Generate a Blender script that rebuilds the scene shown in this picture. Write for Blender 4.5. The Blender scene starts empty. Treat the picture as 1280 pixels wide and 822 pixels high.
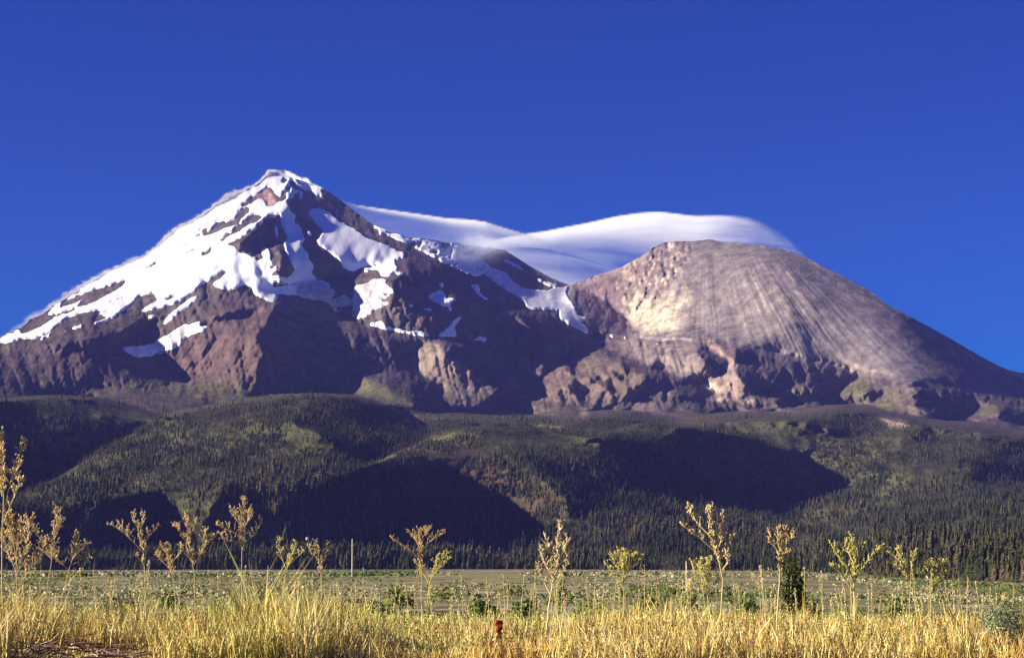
import bpy, bmesh, math, random
import numpy as np
from mathutils import Vector

# ------------------------------------------------------------------ camera, sky, sun, exposure
F = 2400.0                      # focal length in photo pixels (1280 wide)
HOR = 708.0                     # photo row of the horizon
PITCH = math.atan((HOR - 411.0) / F)
EYE = 1.6
SUN_EL, SUN_AZ = 21.0, 80.0     # degrees; azimuth counted from behind the camera towards the left
sc = bpy.context.scene
COL = sc.collection
cam_d = bpy.data.cameras.new('camera'); cam = bpy.data.objects.new('camera', cam_d); COL.objects.link(cam)
cam.location = (0, 0, EYE); cam.rotation_euler = (math.pi / 2 + PITCH, 0, 0)
cam_d.sensor_width = 36.0; cam_d.lens = 36.0 * F / 1280.0
cam_d.clip_start = 0.5; cam_d.clip_end = 80000.0
sc.camera = cam

world = bpy.data.worlds.new("World"); sc.world = world; world.use_nodes = True
wn, wl = world.node_tree.nodes, world.node_tree.links
for n in list(wn): wn.remove(n)
w_out = wn.new('ShaderNodeOutputWorld'); w_bg = wn.new('ShaderNodeBackground')
sky = wn.new('ShaderNodeTexSky'); sky.sky_type = 'NISHITA'; sky.sun_disc = False
# direction to the sun in world space
sa, se = math.radians(SUN_AZ), math.radians(SUN_EL)
SUN = Vector((-math.cos(se) * math.sin(sa), -math.cos(se) * math.cos(sa), math.sin(se)))
sky.sun_elevation = se
sky.sun_rotation = math.atan2(SUN.x, SUN.y)
sky.altitude = 2500; sky.air_density = 1.0; sky.dust_density = 0.5; sky.ozone_density = 6.0
w_hs = wn.new('ShaderNodeHueSaturation'); w_hs.inputs['Saturation'].default_value = 1.38; w_hs.inputs['Value'].default_value = 0.90; w_hs.inputs['Hue'].default_value = 0.530
wl.new(sky.outputs[0], w_hs.inputs['Color'])
wl.new(w_hs.outputs[0], w_bg.inputs[0]); w_bg.inputs[1].default_value = 0.05
wl.new(w_bg.outputs[0], w_out.inputs[0])

sun_d = bpy.data.lights.new('sun', 'SUN'); sun_d.energy = 5.0; sun_d.angle = math.radians(0.5); sun_d.color = (1.0, 0.86, 0.68)
sun_o = bpy.data.objects.new('sun', sun_d); COL.objects.link(sun_o)
sun_o.rotation_euler = SUN.to_track_quat('Z', 'Y').to_euler(); sun_o.location = (0, 0, 4000)

sc.view_settings.view_transform = 'Standard'; sc.view_settings.look = 'None'
sc.view_settings.exposure = 1.25; sc.view_settings.gamma = 1.0
sc.cycles.use_denoising = True
sc.cycles.max_bounces = 6; sc.cycles.transparent_max_bounces = 24; sc.cycles.volume_bounces = 0

# ------------------------------------------------------------------ helpers
rng = np.random.default_rng(7); R = random.Random(11)

def _hash(ix, iy, seed):
    h = (ix.astype(np.int64) * 374761393 + iy.astype(np.int64) * 668265263 + seed * 1274126177) & 0xffffffff
    h = ((h ^ (h >> 13)) * 1274126177) & 0xffffffff
    h = ((h ^ (h >> 16)) * 2246822519) & 0xffffffff
    return ((h ^ (h >> 15)) & 0xffffff) / float(0xffffff)

def vn(x, y, seed=0):           # value noise in -1..1
    ix, iy = np.floor(x), np.floor(y); fx, fy = x - ix, y - iy
    fx = fx * fx * fx * (fx * (fx * 6 - 15) + 10); fy = fy * fy * fy * (fy * (fy * 6 - 15) + 10)
    ix = ix.astype(np.int64); iy = iy.astype(np.int64)
    a, b, c, d = _hash(ix, iy, seed), _hash(ix + 1, iy, seed), _hash(ix, iy + 1, seed), _hash(ix + 1, iy + 1, seed)
    return ((a + (b - a) * fx) * (1 - fy) + (c + (d - c) * fx) * fy) * 2 - 1

def fbm(x, y, seed=0, octs=4, gain=0.5):
    s = 0; a = 1; t = 0
    for o in range(octs):
        s = s + a * vn(x * 2 ** o + 17.3 * o, y * 2 ** o - 9.1 * o, seed + o * 31); t += a; a *= gain
    return s / t

def ridged(x, y, seed=0, octs=3):
    s = 0; a = 1; t = 0
    for o in range(octs):
        s = s + a * (1 - 2 * np.abs(vn(x * 2 ** o, y * 2 ** o, seed + o * 31))); t += a; a *= 0.5
    return s / t

def blur(a, r):
    if r < 1: return a
    for ax in (0, 1):
        for _ in range(2):
            p = np.pad(a, [(r + 1, r) if i == ax else (0, 0) for i in (0, 1)], mode='edge')
            c = np.cumsum(p, axis=ax)
            n = a.shape[ax]
            a = (np.take(c, np.arange(2 * r + 1, 2 * r + 1 + n), axis=ax) - np.take(c, np.arange(0, n), axis=ax)) / (2 * r + 1)
    return a

# zoom tiles in which the outlines were traced: origin x, y and scale
TILES = dict(a=(0, 340, 8), b=(140, 340, 7.475), c=(120, 250, 7.475), d=(260, 205, 8.65), e=(260, 290, 8.65), f=(370, 230, 8.22),
             g=(370, 320, 7.473), h=(500, 330, 8.22), i=(560, 270, 6.85), j=(700, 290, 5.872), k=(860, 290, 5.87), l=(740, 400, 6.4),
             m=(480, 400, 6.325), n=(640, 400, 6.325), o=(920, 420, 5.87), p=(1100, 420, 5.872),
             A=(0, 480, 3.048), B=(400, 480, 3.048), C=(820, 480, 2.783), z=(0, 0, 1))

def poly(spec):
    """'a 1,2 3,4 b 5,6' -> list of photo pixels"""
    out = []; t = TILES['z']
    for w in spec.split():
        if w in TILES: t = TILES[w]; continue
        x, y = w.split(','); out.append((t[0] + float(x) / t[2], t[1] + float(y) / t[2]))
    return out

def inside(pts, X, Y):
    pts = np.array(pts); m = (X > pts[:, 0].min()) & (X < pts[:, 0].max()) & (Y > pts[:, 1].min()) & (Y < pts[:, 1].max())
    idx = np.nonzero(m); x, y = X[idx], Y[idx]; r = np.zeros(x.shape, bool)
    x1, y1 = pts[-1]
    for x2, y2 in pts:
        if y1 != y2:
            c = ((y2 > y) != (y1 > y)) & (x < (x1 - x2) * (y - y2) / (y1 - y2) + x2)
            r ^= c
        x1, y1 = x2, y2
    out = np.zeros(X.shape, bool); out[idx] = r
    return out

def ray(px, py, D):             # photo pixel + distance along world Y -> world point
    cx = (np.asarray(px, float) - 640.0) / F; cy = (411.0 - np.asarray(py, float)) / F
    dy = math.cos(PITCH) - cy * math.sin(PITCH); dz = math.sin(PITCH) + cy * math.cos(PITCH)
    return cx / dy * D, D + 0 * cx, EYE + dz / dy * D

def to_px(x, y, z):
    z = z - EYE; fw = y * math.cos(PITCH) + z * math.sin(PITCH); up = -y * math.sin(PITCH) + z * math.cos(PITCH)
    return 640 + F * x / fw, 411 - F * up / fw

def mesh_np(name, V, Fc, mat=None, parent=None, smooth=True, link=True):
    me = bpy.data.meshes.new(name)
    V = np.asarray(V, np.float32); Fc = np.asarray(Fc, np.int32)
    k = Fc.shape[1]
    me.vertices.add(len(V)); me.vertices.foreach_set('co', V.ravel())
    me.loops.add(Fc.size); me.loops.foreach_set('vertex_index', Fc.ravel())
    me.polygons.add(len(Fc)); me.polygons.foreach_set('loop_start', np.arange(0, Fc.size, k, dtype=np.int32))
    try: me.polygons.foreach_set('loop_total', np.full(len(Fc), k, np.int32))
    except Exception: pass
    me.update(calc_edges=True)
    if smooth: me.polygons.foreach_set('use_smooth', np.ones(len(Fc), bool))
    if mat: me.materials.append(mat)
    if not link: return me
    o = bpy.data.objects.new(name, me); COL.objects.link(o); o.parent = parent
    return o

def attr(me, name, C):          # per-vertex colour
    a = me.attributes.new(name, 'FLOAT_COLOR', 'POINT')
    C = np.asarray(C, np.float32)
    if C.shape[1] == 3: C = np.concatenate([C, np.ones((len(C), 1), np.float32)], 1)
    a.data.foreach_set('color', C.ravel())

def tag(o, label=None, cat=None, group=None, kind=None):
    if label: o['label'] = label
    if cat: o['category'] = cat
    if group: o['group'] = group
    if kind: o['kind'] = kind
    return o

def nodes_mat(name, rough=0.9, spec=0.1):
    m = bpy.data.materials.new(name); m.use_nodes = True
    nt = m.node_tree; b = nt.nodes['Principled BSDF']
    b.inputs['Roughness'].default_value = rough; b.inputs['Specular IOR Level'].default_value = spec
    return m, nt, b

def attr_mat(name, attr_name, n_scale, n_amt, rough=0.95, bump=None):
    """vertex colour x world-space grain"""
    m, nt, b = nodes_mat(name, rough, 0.05)
    at = nt.nodes.new('ShaderNodeAttribute'); at.attribute_name = attr_name
    tc = nt.nodes.new('ShaderNodeTexCoord')
    no = nt.nodes.new('ShaderNodeTexNoise'); no.inputs['Scale'].default_value = n_scale; no.inputs['Detail'].default_value = 6; no.inputs['Roughness'].default_value = 0.65
    nt.links.new(tc.outputs['Object'], no.inputs['Vector'])
    mr = nt.nodes.new('ShaderNodeMapRange'); mr.inputs[1].default_value = 0.3; mr.inputs[2].default_value = 0.7
    mr.inputs[3].default_value = 1 - n_amt; mr.inputs[4].default_value = 1 + n_amt
    nt.links.new(no.outputs[0], mr.inputs[0])
    mx = nt.nodes.new('ShaderNodeVectorMath'); mx.operation = 'SCALE'
    nt.links.new(at.outputs['Color'], mx.inputs[0]); nt.links.new(mr.outputs[0], mx.inputs['Scale'])
    nt.links.new(mx.outputs[0], b.inputs['Base Color'])
    if bump:
        bp = nt.nodes.new('ShaderNodeBump'); bp.inputs['Distance'].default_value = bump; bp.inputs['Strength'].default_value = 1.0
        nt.links.new(no.outputs[0], bp.inputs['Height']); nt.links.new(bp.outputs[0], b.inputs['Normal'])
    return m

# ------------------------------------------------------------------ relief of hills and mountains
U0, U1, V0, V1 = -200, 1480, 200, 740
gx, gy = np.meshgrid(np.arange(U0, U1, dtype=float), np.arange(V0, V1, dtype=float))
wx = gx + 1.6 * fbm(gx / 7, gy / 7, 3, 3) + 2.0 * fbm(gx / 30, gy / 30, 9, 2)
wy = gy + 1.3 * fbm(gx / 7, gy / 7, 5, 3) + 1.5 * fbm(gx / 30, gy / 30, 12, 2)
wxs = gx + 1.3 * fbm(gx / 4, gy / 3, 43, 3, .7); wys = gy + 1.0 * fbm(gx / 4, gy / 3, 45, 3, .7)
wx3 = gx + 9 * fbm(gx / 26, gy / 20, 53, 4, .6); wy3 = gy + 5 * fbm(gx / 26, gy / 20, 55, 4, .6)
wx2 = gx + 3.0 * fbm(gx / 9, gy / 9, 23, 3) + 4.0 * fbm(gx / 40, gy / 40, 29, 2)
wy2 = gy + 2.4 * fbm(gx / 9, gy / 9, 25, 3) + 3.0 * fbm(gx / 40, gy / 40, 22, 2)

SKY = np.array(poly('z -200,485 -150,466 -80,444 -30,425 a 0,650 110,605 215,558 300,480 440,415 520,350 600,312 z 84,373 96,365 108,358 121,351 '
                    'c 100,690 200,650 330,595 450,550 500,510 600,425 700,340 760,285 860,240 960,190 1050,120 1100,80 1196,30 '
                    'd 90,455 200,410 300,350 420,290 540,230 620,160 650,95 710,82 800,108 880,130 960,175 1010,200 1060,205 1110,245 1150,250 '
                    'z 400,235 410,239 424,249 437,259 452,270 470,284 500,295 540,301 575,305 600,309 615,311 i 440,285 490,292 700,428 900,538 1045,590 '
                    'z 715,355.7 750,342 776,334 803,319 819,308 830,303 851,301 865,301.6 886,299 902,302 916,303 948,305.6 972,310 993,316 1017,326 1023,330.6 '
                    '1055,346 1093,367 1105,378 1137,395 1181,419 1222,443 1245,455.5 1263,463 1280,466 1350,488 1480,520'))
sk_u = np.arange(U0, U1, dtype=float)
sk_v = np.interp(sk_u, SKY[:, 0], SKY[:, 1]) + 0.7 * fbm(sk_u / 3, sk_u * 0, 41, 3) * np.clip((sk_u - 600) / 100, 0.35, 1)

# slope map: +1 faces the sun (left), -1 faces away (right)
S = 0.55 + 0 * gx
S = np.where(gy > 520, 0.40, S)
F2 = inside([(-40, 655), (18, 622), (66, 600), (110, 575), (160, 547), (200, 523), (250, 512), (320, 500), (390, 494), (440, 497), (480, 508), (535, 538), (430, 590), (330, 600), (200, 615)], gx, gy)
S[F2] = 0.7
def setS(spec, v, soft=False):
    S[inside(poly(spec), wx3 if soft == 3 else (wx2 if soft else wx), wy3 if soft == 3 else (wy2 if soft else wy))] = v
# the left flank of the high peak
setS('z -200,200 340,200 350,262 300,300 260,345 0,430 -200,500', 1.0)
# Shastina, left face bright, right side turning away
t = np.clip((gx - 900 - 0.9 * (gy - 330)) / 210.0, 0, 1); m = inside(poly('z 715,300 1480,290 1480,560 1120,470 900,420 800,410'), gx, gy)
S[m] = (0.62 - 1.70 * t)[m]
setS('z 776,334 803,319 830,303 864,300 860,322 847,345 836,372 838,395 842,416 800,416 782,400 775,370', 0.85, 3)
SH = '''z -200,440 0,432 50,432 110,425 150,415 175,400 200,398 165,424 150,432 190,445 202,442 207,462 236,478 200,482 113,478 125,486 184,490 282,500 250,510 140,503 0,506 -200,512
z 345,378 370,378 410,383 440,400 464,408 520,421 539,422 588,427 605,428 560,432 530,428 508,442 511,455 530,470 551,482 548,495 554,508 525,510 488,490 479,478 449,472 400,476 340,476 318,470 330,440 318,420 335,400
z 265,396 300,386 330,388 300,396 270,402
m 520,150 680,170 790,190 1000,210 980,270 970,310 1020,370 1180,460 1240,440 1260,380 1265,460 1130,500 1000,590 850,680 860,740 740,690 880,580 980,520 980,420 880,410 800,470 760,470 740,400 620,350 470,270 520,230
m 1040,230 1170,220 1180,290 1140,330 1060,300
z 468,294 506,306 554,328 586,342 607,346 640,370 690,402 720,412 745,420 750,432 733,440 716,437 703,452 680,468 676,472 683,445 688,430 672,424 660,408 640,390 600,384 573,378 560,362 545,372 512,380 495,370 487,350 505,342 510,325 490,305
z 334,272 350,268 362,255 380,262 395,262 420,262 446,285 508,322 500,325 450,335 440,345 415,345 398,352 355,356 349,340 352,320 340,303 320,312 296,305
z 359,230 372,225 385,235 400,245 430,262 420,270 380,262 362,262
z 740,405 700,400 607,346 560,328 506,305 470,292 455,266 600,290 622,310 713,357 700,375 725,392
z 410,238 460,266 520,306 506,324 440,288 398,256
z 556,325 620,350 700,383 745,410 738,428 690,407 640,380 590,350
j 60,440 130,420 200,440 300,480 400,560 500,630 520,690 560,740 400,745 300,740 200,700 130,600
l 0,200 180,250 260,290 400,350 460,360 530,340 540,400 720,460 820,420 880,470 890,510 1000,570 960,600 850,620 680,600 640,580 350,590 280,600 300,530 400,510 410,430 250,400 240,330 130,290 30,230
l 830,250 900,200 1100,330 1090,370 1050,410 980,450 920,440 900,330
o 0,80 200,90 310,130 560,170 760,220 880,260 910,300 780,350 720,400 640,440 560,400 470,350 330,370 180,390 90,390 40,330 -40,200
o 930,430 1000,395 1080,400 1080,440 1000,470 940,465
o 20,500 200,520 340,560 200,570 60,540
o 250,480 380,450 440,500 440,530 340,520
o 700,600 740,565 900,570 1020,590 1120,660 1100,690 900,700 700,680 510,670 520,630
p 190,380 260,330 330,320 600,390 800,430 1257,500 1257,590 880,600 870,520 760,500 660,560 560,590 400,570 220,500 300,470 200,460 300,400
p 720,700 900,710 1057,740 1257,780 1057,790 900,770 740,740
p 170,690 360,680 400,760 250,740
n 420,360 480,350 550,400 500,430 430,410
n 420,520 510,460 590,520 600,580 560,600 440,560
n 600,450 690,440 800,500 850,570 640,590 760,560 700,500 620,500
n 900,530 1012,500 1012,600 900,610
n 780,380 900,430 880,490 840,470'''
for s in SH.split('\n'): setS(s, -1.2)
FSH = '''-1.1 A -600,80 0,80 400,62 560,110 620,130 480,210 330,290 200,370 110,410 40,430 -600,520
-1 A 40,450 400,430 560,420 620,470 600,540 700,600 560,600 340,600 130,590 30,520 -300,500
-0.8 A 150,640 540,630 540,700 150,700
-2.4 A 1120,120 1200,62 1280,60 B 120,60 250,90 340,130 400,170 440,200 330,250 250,240 200,260 60,220 -100,150
-0.7 A 850,370 1000,340 1280,330 1280,600 760,560
-1 B -60,340 150,310 260,290 400,300 470,340 520,390 560,420 640,460 740,500 780,560 740,600 600,620 400,600 200,620 60,600 -60,620 -200,560
-1 B 500,185 640,168 850,180 960,210 1090,230 1100,160 1280,160 C 150,145 280,155 340,190 440,220 520,260 550,310 640,370 480,380 450,430 480,460 430,480 340,510 200,480 0,480 B 1100,510 950,500 920,440 860,380 820,330 760,250 700,220 560,220
-1 C 1130,250 1200,230 1280,240 1500,240 1500,490 1280,490 1230,480 1240,400 1130,380 1050,340
-0.8 C 0,540 130,530 150,590 60,600 0,590
-0.6 C 860,570 940,530 1100,525 1100,560 960,580
-0.6 C 1120,560 1280,570 1280,610 1150,600'''
for s in FSH.split('\n'):
    v, sp = s.split(' ', 1); setS(sp, float(v), 3)
S = blur(S, 1)
Snf = S.copy()

# vertical steepness targets (log-distance per pixel upwards) and crest bands
Lv = np.where(gy < 515, 1 / 760.0, 1 / 700.0)
CREST = [('z -200,497 0,502 60,497 120,500 150,508 185,518 212,524', 0.30, 4),
         ('z -40,655 18,622 66,600 110,575 160,547 200,523 250,512 320,500 390,494 440,497 480,508 510,523 535,538 548,550', 0.42, 4),
         ('z 430,592 480,575 520,558 560,540 600,536 680,538 740,548 800,532 880,536 940,548 985,568', 0.25, 4),
         ('z 548,524 700,524 860,529 1000,522 1080,518 1150,532 1280,542 1480,560', 0.30, 5),
         ('z 1000,668 1130,676 1160,666 1210,668 1280,680 1480,700', 0.22, 4),
         ('z -200,690 300,700 640,698 1000,700 1130,700', 0.22, 6)]
Lvc = 0 * Lv
for sp, amt, wd in CREST:
    p = np.array(poly(sp)); cv = np.interp(sk_u, p[:, 0], p[:, 1])
    if sp.startswith('z 548,524'): cv = cv + 9 * fbm(sk_u / 70, sk_u * 0, 441, 3) * np.clip((sk_u - 560) / 60, 0, 1); wd = 11
    fade = np.clip((sk_u - p[0, 0]) / 25, 0, 1) * np.clip((p[-1, 0] - sk_u) / 25, 0, 1)
    d = (cv[None, :] - gy)                        # >0 above the crest
    Lvc += 0.7 * amt * fade[None, :] * ((d > 0) & (d < wd)) / wd
hye = np.where(gy < 515, 0.31, 0.24)
hx = np.where(S > 0, S * 0.42, S * 0.80) + 0.10 * fbm(gx / 14, gy / 14, 61, 4) + 0.06 * fbm(gx / 60, gy / 60, 67, 2)
Lu_t = -hx / (F * hye)
Lv_t = Lv * (1 + 0.35 * fbm(gx / 18, gy / 10, 71, 3)) + Lvc
H_, W_ = gx.shape
kx = 2 - 2 * np.cos(np.pi * np.arange(W_) / W_); ky = 2 - 2 * np.cos(np.pi * np.arange(H_) / H_)

def dct2(a, inv=False):
    # DCT-II / DCT-III through a mirrored FFT, both axes
    for ax in (0, 1):
        a = np.moveaxis(a, ax, -1); n = a.shape[-1]; k = np.arange(n)
        if not inv:
            f = np.fft.rfft(np.concatenate([a, a[..., ::-1]], -1), axis=-1)[..., :n]
            a = (f * np.exp(-0.5j * np.pi * k / n)).real
        else:
            c = np.zeros(a.shape[:-1] + (n + 1,), complex); c[..., :n] = a * np.exp(0.5j * np.pi * k / n)
            a = np.fft.irfft(c, 2 * n, axis=-1)[..., :n]
        a = np.moveaxis(a, -1, ax)
    return a

def poisson(Gx, Gy):            # Gx: d/du between columns, Gy: d/drow between rows
    div = np.zeros((H_, W_))
    div[:, :-1] += Gx; div[:, 1:] -= Gx; div[:-1, :] += WY * Gy; div[1:, :] -= WY * Gy
    c = dct2(div); den = kx[None, :] + WY * ky[:, None]; den[0, 0] = 1; c = -c / den; c[0, 0] = 0
    return dct2(c, True)
def smooth_(a, b, x): t = np.clip((x - a) / (b - a), 0, 1); return t * t * (3 - 2 * t)
gmin = 0.00022; WY = 0.2
Gx = 0.5 * (Lu_t[:, 1:] + Lu_t[:, :-1]); Gy = -0.5 * (Lv_t[1:] + Lv_t[:-1])
gx_, gy_ = Gx, Gy
for it in range(14):
    L = poisson(gx_, gy_)
    ax_, ay_ = np.diff(L, axis=1), np.diff(L, axis=0)
    # keep the wanted left-right slopes, give way up-down but stay visible
    gx_ = Gx * 1.0; gy_ = np.minimum(0.7 * ay_ + 0.3 * Gy, -gmin * 2)
def untangle(L, g, rx=45, n=2):
    for _ in range(n):                               # lean overhangs back without leaving column marks
        d = np.maximum(np.diff(L, axis=0) + g, 0)
        for r in (rx, rx, rx // 2):
            p = np.pad(d, [(0, 0), (r + 1, r)], mode='edge'); c = np.cumsum(p, axis=1)
            d = (c[:, 2 * r + 1:] - c[:, :-2 * r - 1]) / (2 * r + 1)
        L = L.copy(); L[:-1] += np.cumsum(d[::-1], axis=0)[::-1]
    return L
L = untangle(L, gmin)
# fine relief: rills on the fan of the right cone, blocks and gullies elsewhere
mtn = np.clip((520 - gy) / 20, 0, 1)
ang = np.arctan2(gx - 880, gy - 215) ; rad = np.hypot(gx - 880, gy - 215)
cone = blur(inside(poly('z 866,290 1300,300 1480,520 1180,490 1050,455 900,425 845,418 822,400 846,350'), wx3, wy3).astype(float), 6)
rill = ridged(ang * 40 + 0.45 * fbm(gx / 25, gy / 25, 77, 3), rad / 140, 81, 3)
rill2 = fbm(ang * 22, rad / 110, 83, 3)
L += cone * (0.0006 * rill + 0.0007 * rill2) * np.clip((rad - 90) / 60, 0, 1)
crag = blur(inside(poly('z 776,334 803,319 830,303 864,298 860,322 847,345 834,365 820,385 806,398 785,404 775,380'), wx3, wy3).astype(float), 4)
L += crag * 0.0026 * fbm(gx / 5, gy / 5, 91, 3)
L += mtn * (1 - cone) * (0.0016 * fbm(gx / 7, gy / 6, 95, 4, 0.6) + 0.0030 * ridged((gx - 0.25 * gy + 5 * fbm(gx / 30, gy / 30, 93)) / 13, (gy + .3 * gx) / 55, 97, 3) + 0.0014 * ridged((gx + 0.6 * gy) / 11, (gy - .3 * gx) / 45, 98, 2))
L += (1 - mtn) * (0.0016 * fbm(gx / 9, gy / 5, 99, 3) + 0.006 * fbm(gx / 26, gy / 14, 101, 3) * np.clip((700 - gy) / 60, 0, 1))
# pin the foot of the hills to the far edge of the plain, the peak to its distance
EDGE_Y = lambda u: np.interp(u, [-200, 0, 640, 980, 1130, 1280, 1480], [714, 712, 711, 713, 722, 729, 736])
EDGE_D = lambda u: np.interp(u, [-200, 640, 980, 1280, 1480], [2500, 2500, 2300, 1350, 1250])
ev = EDGE_Y(sk_u); er = np.clip(ev - V0, 0, H_ - 2)
foot = L[er.astype(int), np.arange(W_)]
cor = np.log(EDGE_D(sk_u)) - foot
cor_s = np.convolve(np.pad(cor, 60, mode='edge'), np.ones(121) / 121, 'valid')
print('cor-off', (cor - math.log(12800.0) + pr)[::150].round(2)) if False else None
L = L - foot[300:1300].mean() + math.log(2400.0); foot = L[er.astype(int), np.arange(W_)]
cor = np.log(EDGE_D(sk_u)) - foot
k_ = np.hanning(181); cor_s = np.convolve(np.pad(cor, 90, mode='edge'), k_ / k_.sum(), 'valid')
w = smooth_(600, 712, gy); w2 = np.clip((gy - ev[None, :] + 14) / 14, 0, 1)
L = L + w * cor_s[None, :] + w2 * (cor - cor_s)[None, :]
print('cor', cor[::120].round(2))
L = untangle(L, gmin * .3, 45, 1)
print('D at foot', np.exp(L[er.astype(int), np.arange(W_)])[::200].astype(int), 'D at y520', np.exp(L[520 - V0])[::200].astype(int), 'D sky', [int(np.exp(L[int(v) - V0 + 1, i])) for i, v in list(enumerate(sk_v))[::200]])

# ------------------------------------------------------------------ snow outline
snow = np.zeros(gx.shape)
def setM(M, spec, v, X=wxs, Y=wys): M[inside(poly(spec), X, Y)] = v
SNOW_ADD = '''z -200,200 410,200 410,236 d 1120,300 1000,260 860,440 880,490 790,540 650,560 500,700 350,800 e 300,90 200,130 320,180 500,280 430,330 320,325 260,350 143,438 b 1020,5 960,45 870,100 810,140 780,180 700,230 600,290 500,325 400,345 280,375 260,365 330,320 400,280 430,250 400,230 390,195 310,208 260,220 220,250 180,310 130,345 60,390 0,430 a 1280,365 1200,410 1130,460 1030,505 915,525 915,515 1000,490 1060,465 1060,432 950,440 1000,395 900,398 850,405 750,435 660,465 590,510 560,550 500,590 400,640 350,665 260,668 200,672 110,705 50,712 0,703 -300,760 -1600,1300
e 320,325 180,400 200,440 140,490 60,550 50,575 90,600 150,612 170,635 210,618 240,632 270,610 310,612 350,580 400,572 450,590 480,620 500,665 600,725 690,765 740,740 765,700 700,660 690,600 720,540 760,545 850,500 760,470 700,470 700,430 760,395 765,375 720,370 690,405 670,380 710,330 680,300 685,230 665,175 620,170 575,190 570,230 600,260 600,290 520,320 515,260 480,275 430,235 360,230 310,185
e 690,600 750,590 920,575 1000,550 1190,525 g 240,225 310,260 320,300 370,330 350,370 310,430 200,410 100,395 0,370 e 960,680 800,670 700,660
d 790,540 860,470 890,500 950,560 930,620 990,660 1010,730 1050,780 e 1050,90 1010,140 1040,190 1080,220 1085,300 1140,350 1150,390 1110,430 1150,480 1190,510 1000,545 840,560 760,540 700,490 760,480 830,510 900,470 940,410 920,350 880,300 840,220 830,160 800,95 860,80 860,0 d 850,780 800,690 780,610
d 740,650 710,680 720,760 760,822 e 775,80 755,10 d 750,720
f 130,260 200,240 260,250 340,290 400,340 450,390 540,430 620,470 700,530 760,570 850,600 920,620 1000,660 1060,700 1110,690 1125,770 1090,770 1000,790 860,815 g 640,100 530,150 440,110 400,40 f 430,770 350,710 270,650 220,620 205,580 240,570 230,540 270,500 260,460 200,400 140,340 120,290
f 150,70 200,60 260,50 270,100 290,150 200,110
d 1000,190 1060,200 1115,250 1100,275 1040,250 1000,215
f 35,70 60,70 75,150 30,160
f 120,450 165,500 160,545 120,520
g 630,115 690,110 800,75 930,48 935,85 965,115 910,165 850,195 800,185 770,150 780,130 700,130 650,155 630,140
g 910,180 950,155 1010,145 1025,165 980,170
g 560,270 640,265 730,210 860,220 850,270 910,310 900,345 840,360 840,400 790,415 900,440 820,460 760,490 660,560 570,585 520,560 530,480 510,450 440,470 390,520 350,510 320,455 310,430 380,390 440,360 520,410 550,340 540,310
g 660,635 730,625 800,605 825,640 930,680 1010,700 1121,720 1121,745 980,715 840,685 720,655
h 0,680 120,690 220,690 320,735 310,748 150,735 40,700 0,695
h 395,740 480,660 560,580 610,535 640,545 600,600 555,650 580,690 570,740 480,750
h 720,775 790,765 830,735 850,760 890,750 905,770 870,792 760,785
h 410,410 460,400 490,350 540,345 610,372 540,385 520,420 535,485 510,490 490,440 420,432
h 280,330 410,265 480,320 470,370 410,410 330,385
h 395,190 440,180 465,210 430,250 400,230
h 230,450 280,455 360,480 350,490 240,470
h 625,465 665,475 640,485
h 80,415 110,410 145,435 110,440
h 715,210 800,210 820,250 810,290 920,370 880,380 780,300 770,270 740,245
h 275,640 300,640 300,660 275,660
b 325,415 400,395 415,405 380,425 335,430
b 850,290 885,285 890,300 860,305
b 480,485 500,430 600,350 650,300 740,240 810,225 815,240 740,290 740,320 600,400 540,460 490,490
b 310,685 400,670 430,630 520,590 620,520 680,490 720,495 830,460 835,495 820,520 910,500 915,515 860,545 760,575 650,640 620,690 560,725 440,750 350,710
b 50,690 75,710 150,700 250,695 310,690 440,745 380,780 230,800 150,760 100,720 55,720
a 395,665 540,585 548,605 430,675 395,680
a 705,560 760,540 850,515 850,535 740,575
a 635,585 665,575 668,595 640,600
f 800,150 1233,200 i 200,60 440,140 450,285 400,290 330,320 280,350 330,410 380,450 490,480 560,560 640,620 850,640 880,625 1040,600 1010,660 1060,740 1000,770 1100,822 750,800 680,790 650,740 560,670 500,640 400,575 350,515 230,520 180,500 90,460 0,420 f 1150,620 1050,580 950,530 850,510 800,440 720,330
i 435,350 500,370 600,420 720,510 850,565 970,600 900,612 830,590 700,500 560,430 480,390
j 0,410 70,400 40,460 100,530 130,610 230,635 150,660 200,700 210,750 100,700 0,640
l 130,120 160,110 185,130 170,150 150,135
l 250,135 275,130 285,150 260,150
l 65,165 85,155 90,190 75,195
l 500,180 530,180 530,200 505,200
l 1170,220 1215,215 1200,228'''
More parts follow.
